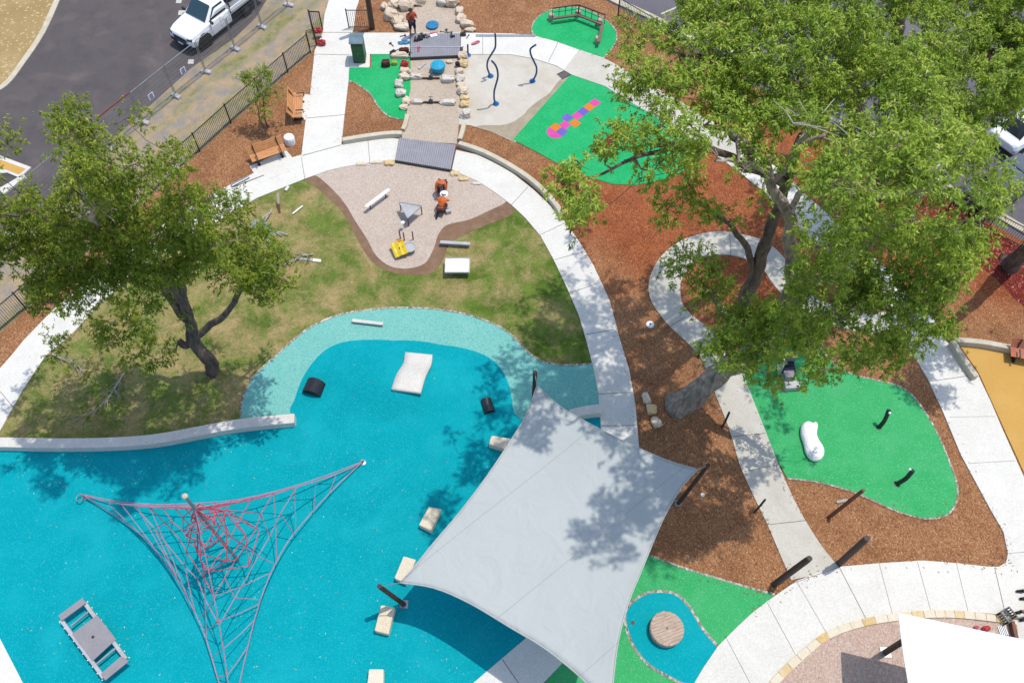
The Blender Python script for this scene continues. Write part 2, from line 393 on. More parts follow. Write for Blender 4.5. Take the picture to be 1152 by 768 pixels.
def sail_mat(name, col, trans, seam, a):
    m, nt, b = newmat(name); vec = coords(nt)
    mp = N(nt, 'ShaderNodeMapping'); mp.inputs['Rotation'].default_value = (0, 0, a); nt.links.new(vec, mp.inputs[0])
    sx = nt.nodes.new('ShaderNodeSeparateXYZ'); nt.links.new(mp.outputs[0], sx.inputs[0])
    mo = N(nt, 'ShaderNodeMath', operation='PINGPONG'); nt.links.new(sx.outputs['X'], mo.inputs[0]); mo.inputs[1].default_value = seam
    lt = N(nt, 'ShaderNodeMath', operation='LESS_THAN'); nt.links.new(mo.outputs[0], lt.inputs[0]); lt.inputs[1].default_value = .02
    c = mixc(nt, noise_f(nt, vec, .5, 4, .3, .7), col, tuple(x*.95 for x in col[:3])+(1,))
    c = mixc(nt, lt.outputs[0], c, tuple(x*.84 for x in col[:3])+(1,))
    nt.links.new(c, b.inputs['Base Color']); b.inputs['Roughness'].default_value = .8; b.inputs['Specular IOR Level'].default_value = .15
    t = N(nt, 'ShaderNodeBsdfTranslucent'); nt.links.new(c, t.inputs[0])
    mx = N(nt, 'ShaderNodeMixShader'); mx.inputs[0].default_value = trans
    nt.links.new(b.outputs[0], mx.inputs[1]); nt.links.new(t.outputs[0], mx.inputs[2])
    nt.links.new(mx.outputs[0], nt.nodes['Material Output'].inputs[0])
    bump(nt, b, noise_f(nt, mp.outputs[0], 1.1, 3, .2, .8, .5, 1.2), .35, .12)
    return m
M['sailgrey'] = sail_mat('grey shade cloth', A(209, 214, 209), .04, 1.5, .9)
M['sailwhite'] = sail_mat('white shade cloth', (.82, .82, .82, 1), .03, 1.5, .3)
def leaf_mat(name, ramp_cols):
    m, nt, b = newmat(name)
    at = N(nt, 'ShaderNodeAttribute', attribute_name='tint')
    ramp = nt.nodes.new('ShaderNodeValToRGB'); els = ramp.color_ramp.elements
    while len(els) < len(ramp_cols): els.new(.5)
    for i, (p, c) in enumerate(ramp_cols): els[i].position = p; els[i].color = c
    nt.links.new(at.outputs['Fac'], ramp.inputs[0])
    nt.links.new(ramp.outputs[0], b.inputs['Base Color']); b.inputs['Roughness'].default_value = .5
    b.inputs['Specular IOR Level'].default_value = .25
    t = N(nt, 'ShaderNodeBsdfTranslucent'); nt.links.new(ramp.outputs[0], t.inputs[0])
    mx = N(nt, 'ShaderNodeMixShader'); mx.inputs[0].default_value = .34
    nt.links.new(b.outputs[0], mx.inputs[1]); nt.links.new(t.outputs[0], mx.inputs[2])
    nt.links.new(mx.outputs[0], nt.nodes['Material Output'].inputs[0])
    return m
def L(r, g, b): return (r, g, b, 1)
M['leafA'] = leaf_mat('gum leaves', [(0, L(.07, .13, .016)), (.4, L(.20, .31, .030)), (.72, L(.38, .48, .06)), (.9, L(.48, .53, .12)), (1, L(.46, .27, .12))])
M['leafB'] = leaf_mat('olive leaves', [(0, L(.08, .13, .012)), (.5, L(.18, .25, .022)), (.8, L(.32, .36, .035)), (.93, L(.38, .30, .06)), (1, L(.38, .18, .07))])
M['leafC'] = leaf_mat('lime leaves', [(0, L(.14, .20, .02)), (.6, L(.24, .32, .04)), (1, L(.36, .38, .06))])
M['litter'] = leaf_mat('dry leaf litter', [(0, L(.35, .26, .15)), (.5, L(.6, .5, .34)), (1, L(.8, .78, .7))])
# ---------------------------------------------------------------- the setting
def sheet(name, px, z, mat, smooth=0, closed=True, kind='structure', base=None):
    P = crom(px, smooth, closed) if smooth else [Vector((p[0], p[1], 0)) for p in px]
    poly = [W(p.x, p.y, z) for p in P]
    mb = MB(); mb.prism([(p.x, p.y) for p in poly], (z-.06) if base is None else base, z)
    o = mb.build(name, mat); o['kind'] = kind; return o
def strip(mb, px, w, z0, z1, smooth=4, side=0.0):
    """a band of width w along a picture line; side shifts it sideways"""
    P = [W(p.x, p.y, z1) for p in (crom(px, smooth) if smooth else [Vector((q[0], q[1], 0)) for q in px])]
    m = len(P); Lf = []; Rt = []
    for i, p in enumerate(P):
        d = P[min(i+1, m-1)] - P[max(i-1, 0)]; d.z = 0; d.normalize(); n = Vector((-d.y, d.x, 0))
        Lf.append(p + n*(w/2+side)); Rt.append(p + n*(-w/2+side))
    n0 = []
    for i in range(m):
        n0 += [(Lf[i].x, Lf[i].y, z0), (Rt[i].x, Rt[i].y, z0), (Rt[i].x, Rt[i].y, z1), (Lf[i].x, Lf[i].y, z1)]
    fs = []
    for i in range(m-1):
        a = i*4; b = a+4
        fs += [(a+3, a+2, b+2, b+3), (a+2, a+1, b+1, b+2), (a+0, a+3, b+3, b+0), (a+1, a, b, b+1)]
    fs += [(0, 1, 2, 3), (m*4-1, m*4-2, m*4-3, m*4-4)]
    mb.add(n0, fs); return P
g = MB(); g.add([(-400, -300, 0), (400, -300, 0), (400, 500, 0), (-400, 500, 0)], [(0, 1, 2, 3)])
g.build('ground', M['drygrass'])['kind'] = 'structure'
AI = [(-60, 560), (0, 484), (25, 439), (51, 400), (82, 374), (108, 346), (135, 321), (180, 287), (235, 254), (260, 240), (288, 223), (318, 211), (343, 201), (368, 192), (385, 188), (408, 184), (430, 181), (445, 180), (475, 182), (507, 190), (522, 197), (538, 204), (558, 217), (575, 230), (591, 245), (608, 265), (623, 292), (638, 324), (651, 354), (660, 384), (667, 411), (673, 441), (676, 481), (675, 530), (663, 600), (635, 665), (593, 716), (532, 768), (470, 815)]
AO = [(-60, 470), (0, 414), (14, 398), (27, 382), (59, 349), (100, 313), (150, 275), (205, 239), (246, 214), (285, 195), (329, 177), (356, 169), (384, 162), (413, 157), (438, 155), (455, 157), (480, 161), (514, 169), (537, 174), (558, 184), (576, 194), (601, 214), (620, 232), (636, 250), (652, 272), (668, 299), (686, 338), (697, 380), (708, 416), (715, 456), (719, 503), (717, 560), (706, 620), (680, 690), (635, 743), (611, 768), (550, 820)]
ROAD = [(-60, 120), (-20, 108), (5, 95), (25, 70), (47, 37), (64, 0), (85, -50), (330, -50), (288, 20), (265, 42), (215, 77), (160, 127), (110, 172), (60, 216), (20, 250), (-60, 310)]
sheet('road', ROAD, .01, M['asphalt'])
sheet('verge', [(330, -50), (288, 20), (265, 42), (215, 77), (160, 127), (110, 172), (60, 216), (20, 250), (-60, 310), (-60, 425), (-20, 392), (60, 322), (140, 246), (225, 171), (260, 139), (324, 82), (349, 61), (363, 36), (380, -50)], .014, M['verge'])
PARK = [(-60, 425), (-20, 392), (60, 322), (140, 246), (225, 171), (260, 139), (324, 82), (349, 61), (363, 36), (385, -50), (600, -50), (686, 3), (740, 34), (1069, 226), (1160, 276), (1260, 330), (1260, 860), (-60, 860)]
sheet('mulch_ground', PARK, .03, M['mulch'])
sheet('dark_mulch_ground', [(1030, 200), (1079, 233), (1110, 252), (1160, 285), (1200, 310), (1200, 372), (1152, 345), (1122, 315), (1098, 296), (1060, 262), (1020, 225)], .034, M['redmulch'], 3)
sheet('car_park_ground', [(600, -50), (686, 3), (740, 34), (1069, 226), (1160, 276), (1260, 330), (1500, 200), (1400, -60)], .018, M['asphalt2'], base=-.05)
mb = MB(); strip(mb, [(640, -30), (692, 0), (736, 20), (900, 113), (1059, 206), (1129, 244), (1160, 262), (1250, 312)], .42, -.05, .12, 0); mb.build('car_park_kerb', M['kerb'])['kind'] = 'structure'
mb = MB()
for k in range(14):
    x = 700+k*38; y = 2 + (x-700)*.573
    a = W(x+6, y-8, .022); d = Vector((math.cos(.55), math.sin(.55), 0))
    n = Vector((-d.y, d.x, 0))*.05
    b2 = a + d*4.5
    mb.add([a-n, b2-n, b2+n, a+n], [(0, 1, 2, 3)])
mb.build('parking_line_markings', M['line'])['kind'] = 'structure'
mb = MB(); strip(mb, [(-60, 118), (-20, 107), (5, 95), (25, 70), (47, 37), (64, 0), (85, -50)], .3, -.02, .05, 4); mb.build('road_kerb', M['kerb'])['kind'] = 'structure'
mb = MB()
for (a, b2, w) in [((199, -3), (204, 6), .3), ((201, 12), (208, 17), .34), ((211, 68), (219, 71), .3)]:
    pa, pb = W(*a, .014), W(*b2, .014); c = (pa+pb)/2
    mb.add([(c.x-w*.5, c.y-w*.55, .0145), (c.x+w*.5, c.y-w*.55, .0145), (c.x+w*.42, c.y+w*.55, .0145), (c.x-w*.58, c.y+w*.55, .0145)], [(0, 1, 2, 3)])
strip(mb, [(206, 17), (228, -1), (250, -20)], .22, .008, .0145, 0)
mb.build('road_line_markings', M['line'])['kind'] = 'structure'
# traffic island with an ochre surface at the left edge
sheet('traffic_island', [(-40, 160), (0, 175), (35, 188), (22, 200), (8, 194), (-40, 200)], .10, M['whitewall'], base=-.02)
sheet('traffic_island_surface', [(-40, 166), (0, 179.5), (29, 190), (21, 196.5), (6, 190.5), (-40, 195)], .104, M['yellow'], base=.05)
sheet('traffic_island_edge', [(-40, 205), (2, 210), (26, 196), (30, 200), (4, 218), (-40, 230)], .10, M['whitewall'], base=-.02)
# lawn and rubber
lawn = [p for p in AI if p[1] < 470 or p[0] < 40]
lawn = AI[1:33] + [(676, 500), (560, 510), (333, 486), (200, 500), (0, 512)]
sheet('lawn', lawn, .04, M['lawn'])
GR = [(350, 196), (358, 199), (373, 212), (388, 229), (400, 249), (413, 269), (423, 287), (438, 299), (458, 302), (478, 296), (488, 279), (493, 264), (503, 253), (528, 247), (550, 237), (570, 226), (560, 214), (520, 190), (480, 176), (420, 176), (368, 188)]
VS = [(340, 198), (343, 202), (363, 217), (383, 236), (398, 261), (408, 280), (423, 298), (448, 308), (483, 308), (498, 293), (506, 274), (525, 263), (548, 253), (578, 239), (570, 222), (540, 200), (480, 172), (400, 178)]
sheet('soil_strip', VS, .044, M['verge_soil'], 3)
sheet('pebble_ground', GR, .05, M['gravel'], 4)
AQ = [(271, 470), (273, 451), (281, 431), (293, 416), (310, 401), (330, 383), (350, 368), (380, 355), (413, 349), (450, 346.5), (488, 348), (525, 354), (558, 366), (575, 377), (591, 394), (606, 405), (623, 410), (646, 411), (668, 409)]
sheet('aqua_rubber_ground', AQ + [(690, 412), (690, 490), (580, 520), (340, 500), (290, 480)], .052, M['aqua'])
mb = MB(); strip(mb, AQ, .09, .0, .060, 4, .03); mb.build('aqua_rubber_edging', M['pebble_edge'])['kind'] = 'structure'
BL = [(332, 471), (326, 462), (331, 450), (335, 438), (341, 424), (353, 406), (370, 391), (393, 383.5), (428, 382), (463, 385), (500, 388), (528, 393), (550, 402), (563, 414), (572, 431), (576, 449), (580, 466), (600, 474), (641, 469), (672, 462)]
BP = [Vector((p[0], p[1], 0)) for p in [(-60, 500), (0, 500), (75, 504), (162, 500), (225, 488), (287, 477)]] + crom(BL, 4) + [Vector((p[0], p[1], 0)) for p in [(690, 470), (690, 540), (672, 612), (640, 676), (598, 720), (537, 772), (480, 830), (-60, 860)]]
poly = [W(p.x, p.y, .058) for p in BP]
mb = MB(); mb.prism([(p.x, p.y) for p in poly], 0, .058); mb.build('blue_rubber_ground', M['blue'])['kind'] = 'structure'
# the low blue mound the tunnel runs through
cc = W(450, 432, 0); 
def mound_h(x, y):
    u = (x-cc.x)/3.6; v = (y-cc.y)/2.1
    r2 = u*u+v*v
    return .55*max(0, 1-r2)**2 if r2 < 1 else 0
mb = MB(); nu, nr = 48, 14; vs = [(cc.x, cc.y, .058+mound_h(cc.x, cc.y))]; fs = []
for i in range(1, nr+1):
    for k in range(nu):
        t = 2*math.pi*k/nu; r = i/nr
        x = cc.x+3.6*r*math.cos(t); y = cc.y+2.1*r*math.sin(t); vs.append((x, y, .0585+mound_h(x, y) if i < nr else .05))
for k in range(nu): fs.append((0, 1+k, 1+(k+1) % nu))
for i in range(nr-1):
    for k in range(nu):
        a = 1+i*nu+k; b2 = 1+i*nu+(k+1) % nu; fs.append((a, a+nu, b2+nu, b2))
mb.add(vs, fs); mb.build('blue_rubber_mound', M['blue'], smooth=True)['kind'] = 'structure'
# paths
sheet('curved_path', AO + AI[::-1], .070, M['path'])
sheet('corner_path', [(-60, 630), (0, 718), (26, 768), (60, 840), (-60, 840)], .070, M['path'])
sheet('entrance_path', [(339, 175), (344, 134), (349, 105), (354, 57), (363, 37), (365, 17), (370, 0), (378, -50), (412, -50), (404, 0), (400, 12), (398, 32), (395, 40), (393, 72), (392, 91), (388, 125), (384, 163)], .074, M['path'])
sheet('bench_pad', [(330, 134), (343, 106), (351, 107), (346, 135)], .078, M['path'])
sheet('bench_pad', [(281, 187), (322, 169), (337, 187), (292, 206)], .076, M['path'])
sheet('bin_pad', [(393, 76), (394, 60), (416, 59), (416, 74), (415, 76)], .079, M['path'])
LC = [(1026, 377), (1005, 347), (975, 318), (935, 288), (890, 250), (863, 218), (831, 193), (800, 170), (760, 144), (713, 117), (696, 107), (681, 97), (643, 84), (626, 74), (601, 66), (576, 61.5), (524, 61), (443, 61), (416, 61), (390, 62)]
UC = [(393, 37), (460, 37), (523, 37), (576, 38), (600, 40), (626, 47), (651, 56), (678, 65), (701, 77), (733, 96), (780, 123), (830, 155), (870, 185), (910, 222), (960, 266), (1014, 318), (1049, 357), (1060, 376)]
sheet('upper_path', UC[::-1] + LC[::-1] if False else UC + LC, .082, M['path'])
sheet('upper_path_painted_shade', [(651, 56.5), (678, 65.5), (701, 77.5), (733, 96.5), (780, 123.5), (830, 155.5), (862, 179), (835, 195), (800, 169.5), (760, 143.5), (713, 116.5), (696, 106.5), (681, 96.5), (643, 83.5), (634, 79)], .086, M['path2'])  # darker sheet over the path, tree shade put into its colour
EO = [(730, 840), (781, 768), (791, 751), (808, 726), (828, 706), (845, 690), (863, 676), (896, 653), (920, 644), (944, 637), (989, 633), (1039, 630), (1076, 633), (1112, 637), (1124, 637), (1132, 632), (1134, 622), (1129, 598), (1114, 572), (1081, 511), (1061, 463), (1044, 426), (1029, 401), (1018, 380), (1026, 374)]
sheet('ring_path', EO + [(1049, 357), (1065, 384), (1100, 421), (1114, 450), (1129, 485), (1151, 534), (1200, 640), (1200, 696), (1145, 692), (1129, 691), (1084, 687), (1051, 686), (1011, 689), (969, 696), (929, 710), (896, 736), (866, 766), (845, 800), (825, 840)], .078, M['path'])
DLo = [(1020, 345), (985, 352), (950, 348), (915, 332), (893, 305), (878, 285), (863, 273), (846, 266), (816, 260), (793, 262), (772, 268), (756, 277), (740, 293), (730, 317), (733, 339), (751, 364), (772, 384), (786, 399), (793, 411), (806, 446), (821, 484), (833, 524), (853, 568), (864, 591), (890, 652)]
DLi = [(1020, 372), (990, 376), (945, 368), (900, 348), (872, 322), (858, 302), (841, 292), (824, 287), (806, 286.5), (788, 291), (776, 300), (766, 317), (767, 339), (778, 354), (801, 372), (816, 395), (829, 411), (838, 426), (846, 446), (863, 489), (883, 539), (901, 576), (924, 613), (946, 640)]
P = crom(DLo, 3) + crom(DLi, 3)[::-1]
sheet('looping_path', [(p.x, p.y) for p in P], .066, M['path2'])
# green areas
sheet('green_rubber_ground', [(390, 74), (418, 76), (418, 58), (462, 58), (462, 100), (455, 134), (449, 134), (438, 131), (428, 123), (420, 111), (415, 104), (408, 99), (399, 93), (390, 90)], .056, M['green2'])
sheet('splash_pad', [(520, 58), (576, 58), (601, 62), (631, 76), (647, 84), (580, 160), (575, 158), (552, 148), (529, 141), (516, 140), (518, 120), (520, 90)], .050, M['pad'])
sheet('splash_pad_silty_edge', [(643, 86), (630, 90), (618, 105), (608, 112), (595, 122), (588, 130), (570, 140), (545, 141), (535, 143), (552, 148), (575, 157), (579, 158)], .054, M['pad_dirty'], 3)
sheet('emerald_rubber_ground', [(577, 157), (643, 83), (655, 84), (681, 94), (713, 114), (760, 140), (775, 152), (776, 170), (771, 192), (746, 202), (716, 208), (690, 207), (665, 200), (651, 193), (633, 187), (606, 172)], .058, M['green2'])
sheet('red_rubber_patch', [(664, 172), (700, 139), (708, 141), (698, 155), (680, 172)], .062, M['redmulch'])
G4 = [(601, 42), (598, 33), (601, 24), (611, 15), (626, 10), (645, 8), (660, 11), (676, 19), (690, 30), (694, 42), (689, 54), (677, 67)]
sheet('emerald_rubber_ground', G4 + [(650, 60), (625, 52)], .058, M['green2'])
G5t = [(838, 428), (834, 408), (845, 388), (880, 375), (915, 385), (934, 404), (946, 414), (964, 422), (989, 428), (1009, 433), (1024, 442), (1036, 456), (1049, 476), (1059, 496), (1069, 521), (1077, 545), (1076, 564), (1068, 577), (1056, 582), (1039, 583), (1019, 578), (1000, 571), (981, 562), (951, 550), (914, 541), (886, 538)]
sheet('green_rubber_ground', [(p.x, p.y) for p in crom(G5t, 3)] + [(862, 495), (845, 450)], .060, M['green'])
G6t = [(690, 611), (712, 617), (736, 626), (768, 638), (801, 648), (831, 657), (852, 663), (872, 668)]
sheet('green_rubber_ground', G6t + [(845, 694), (815, 722), (795, 755), (785, 775), (740, 850), (520, 850), (560, 812), (612, 768), (636, 742), (672, 700)], .056, M['green'])
IS = [(808, 727), (791, 707), (781, 690), (773, 679), (764, 670), (753, 665.5), (736, 665), (722, 669), (709, 679), (703, 690), (705, 707), (713, 727), (728, 746), (745, 757), (768, 769), (790, 782)]
sheet('blue_rubber_island', IS + [(795, 760)], .062, M['blue'], 0)
mb = MB()
strip(mb, IS, .10, .0, .066, 4); strip(mb, G4, .07, 0, .064, 4); strip(mb, G5t, .07, 0, .066, 4); strip(mb, G6t, .08, 0, .062, 4)
strip(mb, [(391, 91), (399, 93), (408, 99), (415, 104), (420, 111), (428, 123), (438, 131), (449, 134)], .08, 0, .061, 4)
mb.build('pebble_edging', M['pebble_edge'])['kind'] = 'structure'
sheet('ochre_rubber_ground', [(1078, 386), (1100, 388), (1137, 394), (1260, 412), (1260, 700), (1202, 640), (1152, 531), (1130, 483), (1101, 419)], .060, M['yellow'])
sheet('stream_bed', [(449, 157), (457, 135), (459, 110), (460, 90), (461, 66), (462, 37), (452, 22), (440, 4), (440, -50), (520, -50), (516, 0), (519, 37), (520, 66), (519, 90), (518, 120), (516, 140), (514, 162)], .053, M['stream'])
sheet('aggregate_circle', [(845, 830), (858, 790), (873, 768), (903, 739), (934, 713), (974, 702), (1014, 694), (1051, 692), (1100, 695), (1145, 698), (1150, 760), (1160, 840)], .060, M['aggregate'])
sheet('ring_path_east', [(1143, 692), (1200, 696), (1200, 840), (1158, 840)], .072, M['whitewall'])
# hopscotch
axis = (W(669, 115.5) - W(625, 148)).normalized(); ax2 = Vector((-axis.y, axis.x, 0)); sq = .235
def hop(mb, px, py, z, w=sq, l=sq):
    c = W(px, py, z)
    mb.add([c + axis*a*l + ax2*b2*w for a, b2 in ((-1, -1), (1, -1), (1, 1), (-1, 1))], [(0, 1, 2, 3)])
hs = thing('hopscotch_court', 'pink, orange and violet hopscotch court set in the emerald rubber', 'hopscotch', W(645, 133, .058))
c0 = W(669.5, 115.5, .062); step = (c0 - W(632, 144, .062)).length/5.6
rows = [(0, 0, 'pinkpaint'), (1, 0, 'orangepaint'), (2, 0, 'violetpaint'), (3, 0, 'pinkpaint'), (4, -.62, 'violetpaint'), (4, .62, 'orangepaint'), (5, 0, 'pinkpaint'), (6, -.5, 'orangepaint'), (6, .5, 'violetpaint')]
for k, sgn, m in rows:
    c = c0 - axis*step*k - ax2*(sgn*step)*1.0*(-1)*(-1)
    s2 = step*.5-.004
    q = MB(); q.add([c + axis*a*s2 + ax2*b2*s2 for a, b2 in ((-1, -1), (1, -1), (1, 1), (-1, 1))], [(0, 1, 2, 3)])
    q.build('square', M[m], hs, world=True)
c = c0 - axis*step*6.52; q = MB(); pts = [c + (-axis*math.cos(t) + ax2*math.sin(t))*step*1.0 for t in [(-.5+i/14)*math.pi for i in range(15)]]
n = len(pts); q.add(pts, [tuple(range(n))] if False else [tuple(range(n))[::-1]]); q.build('half_circle', M['pinkpaint'], hs, world=True)
# joints in the concrete
mb = MB()
def joint(a, b2, z, w=.02): strip(mb, [a, b2], w, z-.002, z+.004, 0)
for a, b2 in [((608, 264), (637, 250)), ((624, 292), (657, 283)), ((659, 376), (694, 370)), ((673, 443), (713, 441)), ((677, 479), (717, 478)), ((639, 330), (675, 318)), ((67, 346), (105, 350)), ((339, 177), (343, 202)), ((593, 716), (635, 743)), ((565, 741), (592, 780)), ((15, 458), (0, 440)), ((205, 240), (222, 262)), ((575, 231), (594, 210)), ((414, 158), (416, 183))]: joint(a, b2, .070)
for a, b2 in [((340, 175), (384, 163)), ((344, 133), (389, 129)), ((356, 61), (393, 62))]: joint(a, b2, .0795)
for a, b2 in [((363, 36.5), (395, 36.5)), ((628, 47), (617, 70)), ((543, 38), (543, 61))]: joint(a, b2, .082)
for a, b2 in [((708, 82), (694, 105)), ((780, 124), (764, 146))]: joint(a, b2, .086)
for a, b2 in [((751, 369), (771, 356)), ((821, 491), (861, 487)), ((837, 530), (877, 522)), ((862, 590), (907, 585)), ((821, 262), (822, 287))]: joint(a, b2, .066)
for a, b2, w in [((944, 637), (974, 695), .02), ((896, 653), (929, 710), .012), ((989, 633), (1004, 690), .012), ((1032, 631), (1047, 686), .012), ((1076, 633), (1089, 687), .012), ((1119, 638), (1131, 690), .02), ((863, 677), (895, 736), .014), ((816, 715), (846, 772), .014), ((888, 657), (945, 637), .016), ((1045, 429), (1100, 421), .02), ((1068, 469), (1120, 468), .01), ((1089, 521), (1142, 518), .012), ((1134, 622), (1190, 618), .012), ((1022, 386), (1060, 378), .014)]: joint(a, b2, .078, w)
mb.build('path_joints', M['joint'])['kind'] = 'structure'
# kerb ring of sandstone blocks
KO = [(845, 800), (866, 766), (896, 736), (929, 710), (969, 696), (1011, 689), (1051, 686), (1084, 687), (1120, 691), (1143, 694)]
KP = crom(KO, 6)
w0 = thing('stone_kerb_ring', 'low kerb of cream and honey sandstone blocks around the shaded circle', 'kerb', W(969, 696))
P = [W(p.x, p.y, .12) for p in KP]
for i in range(0, len(P)-1, 2):
    a = P[i]; b2 = P[min(i+2, len(P)-1)]; d = (b2-a); L2 = d.length; d.normalize(); n = Vector((d.y, -d.x, 0))
    c = (a+b2)/2 + n*.13
    q = MB(); q.box((c.x, c.y, .075), (L2-.012, .26, .13), math.atan2(d.y, d.x))
    q.build('kerb_block', M['block'] if i % 8 else M['rockgold'], w0, world=True, bevel=.01)
def low_wall(px, w, h, mat, label, name='low_wall', side=0, group=None):
    mb = MB(); P = strip(mb, px, w, 0, h, 4, side); loc = Vector((P[0].x, P[0].y, 0))
    o = mb.build(name, mat, loc=loc, bevel=.025); tag(o, label, 'wall', group); return o
low_wall([(-40, 498), (0, 497), (60, 498), (125, 497), (175, 493), (225, 484), (270, 476), (331, 470)], .42, .42, M['whitewall'], 'long white curved seating wall between lawn and blue rubber', 'seating_wall', 0)
low_wall([(642, 465), (660, 461), (676, 459)], .40, .42, M['whitewall'], 'short white wall end between the grey shade sail and the path', 'seating_wall')
low_wall([(385, 156.5), (413, 152), (438, 149), (452, 149)], .24, .32, M['kerb'], 'short cream garden wall left of the lower boardwalk, below the mulch bed', 'garden_wall')
low_wall([(516, 160), (540, 168), (563, 179), (588, 194), (607, 209), (624, 227), (633, 241)], .24, .32, M['kerb'], 'long cream garden wall curving right of the lower boardwalk', 'garden_wall')
low_wall([(1099, 423), (1085, 403), (1072, 383)], .24, .38, M['kerb'], 'short cream wall between concrete path and ochre rubber', 'garden_wall')
low_wall([(1074, 381.5), (1105, 384), (1138, 390), (1160, 393), (1230, 404)], .24, .38, M['kerb'], 'cream wall behind the bench at the top of the ochre rubber', 'garden_wall')
low_wall([(453, 145), (456, 138), (458, 128)], .22, .22, M['kerb'], 'small sloping cream kerb on the left of the pebble stream above the lower boardwalk', 'kerb')
low_wall([(517, 156), (520, 147), (522, 137)], .22, .22, M['kerb'], 'small sloping cream kerb on the right of the pebble stream above the lower boardwalk', 'kerb')
# ---------------------------------------------------------------- boulders
def rock(px, py, w, h, label, mat='rock', seed=0, hgt=.5, rz=0.0, group='boulders edging the pebble stream', name='boulder', sq=.8):
    s = ppm(px, py); c = W(px, py+h*.12, 0); sx = w/s/2; sy = h/s/2/max(.6, math.sin(math.radians(50)))*.85
    mb = MB(); mb.blob((0, 0, min(sx, sy)*hgt*.8), (sx, sy, min(sx, sy)*hgt*1.3), seed, .42, 1.5, 12, 8, 0, None, sq)
    o = mb.build(name, M[mat], loc=(0, 0, 0)); o.location = (c.x, c.y, .04); o.rotation_euler = (0, 0, rz)
    return tag(o, label, 'boulder', group)
RL = [(433, 9, 9, 8, 'small cream boulder at the far left of the upper stream heap'), (443, 7, 11, 11, 'rounded cream boulder left of the large pinkish one, top left of stream'), (440, 19, 15, 12, 'large pale boulder in the left heap, standing left of the person'), (447, 26, 12, 10, 'cream boulder low in the left heap beside the person'), (458, 7, 16, 14, 'big pinkish cream boulder right behind the person'), (472, 3, 14, 11, 'cream boulder at the top edge of the stream, left of centre'), (453, 32, 17, 8, 'flat triangular boulder by the upper boardwalk corner, beside the person'),
      (498, 3, 11, 12, 'white boulder at the top edge of the stream, right of centre'), (509, 4, 14, 12, 'broad cream boulder at the top right of the stream'), (517, 14, 9, 9, 'squarish boulder below the broad one at the top right'), (519, 23, 10, 10, 'boulder in the right edging, level with the upper blue disc'), (525, 29, 13, 9, 'slanted boulder pointing into the mulch right of the upper blue disc'), (529, 35, 11, 5, 'thin flat boulder on the upper right path edge'),
      (450, 64, 19, 7, 'long flat pale boulder at the lower left corner of the upper boardwalk'), (456, 81, 11, 7, 'flat brownish boulder under the red bag'), (455, 88, 11, 8, 'pale boulder beside the left stone of the upper sluice'), (449, 96, 10, 9, 'white boulder on the green rubber edge, just below the upper sluice'), (451, 106, 11, 9, 'rounded greenish white boulder on the green rubber edge, mid stream'), (457, 115, 9, 9, 'pale boulder left of the lower sluice'), (455, 122, 9, 6, 'small pinkish boulder below the lower sluice on the left'),
      (521, 64, 11, 9, 'cream boulder by the lower right corner of the upper boardwalk'), (521, 73, 11, 8, 'golden cream boulder right of the dark blue object'), (517, 82, 10, 7, 'blocky boulder in the right edging, below the dark blue object'), (518, 90, 9, 9, 'white boulder in the right edging level with the upper sluice'), (518, 97, 9, 6, 'low boulder in the right edging, just below the upper sluice'), (521, 104, 11, 10, 'triangular boulder in the right edging, mid stream'), (523, 112, 10, 6, 'tan flat boulder in the right edging above the golden one'), (522, 119, 10, 7, 'golden boulder level with the lower sluice'), (524, 129, 11, 11, 'large white boulder at the lower right end of the edging')]
for i, (x, y, w, h, lab) in enumerate(RL):
    rock(x, y, w*1.08, h*1.1, lab, 'rockgold' if 'golden' in lab else ('rockwhite' if 'white' in lab else 'rock'), i+1, .62, random.uniform(-.2, .2))
for i, (x, y, w, h, lab) in enumerate([(468, 88, 14, 6, 'long cream sill stone left of the upper sluice'), (504, 91, 15, 7, 'long pale sill stone right of the upper sluice'), (470, 116, 14, 5, 'long white sill stone left of the lower sluice'), (505, 117, 18, 6, 'long white sill stone right of the lower sluice')]):
    rock(x, y, w, h, lab, 'rockwhite', 40+i, .8, 0, 'sill stones across the stream', 'sill_stone', .6)
for i, (x, y, w, h, lab, m) in enumerate([(407, 185, 12, 4, 'flat cream stone on the path edge, leftmost of three above the tube bench', 'rock'), (424, 183, 14, 4, 'flat cream stone on the path edge, middle of three above the tube bench', 'rock'), (438, 184, 11, 7, 'golden stone at the left foot of the lower boardwalk', 'rockgold'), (512, 196, 10, 6, 'golden stone at the right foot of the lower boardwalk', 'rockgold'), (522, 202, 12, 5, 'golden stone on the path edge right of the lower boardwalk', 'rockgold'), (536, 207, 10, 4, 'white stone on the path edge, furthest right of the lower boardwalk', 'rockwhite')]):
    rock(x, y, w, h, lab, m, 60+i, .4, 0, 'stones along the pebble play area', 'edge_stone', .6)
for i, (x, y, w, h, rz, lab) in enumerate([(726.5, 448, 9, 13, .2, 'cream stone by the big trunk, uppermost of the three'), (733, 461.5, 11, 10, 0, 'squarish yellow stone by the big trunk, middle of the three'), (738, 475, 10, 12, .5, 'pale stone by the big trunk, lowest of the three')]):
    rock(x, y, w, h, lab, 'rockgold' if i == 1 else 'rock', 80+i, .6, rz, 'stones beside the big tree', 'stone', .6)
rock(506, 71, 8, 4, 'small brown rock beside the round blue disc, under the upper boardwalk', 'verge_rock' if False else 'rock', 95, .7, 0)
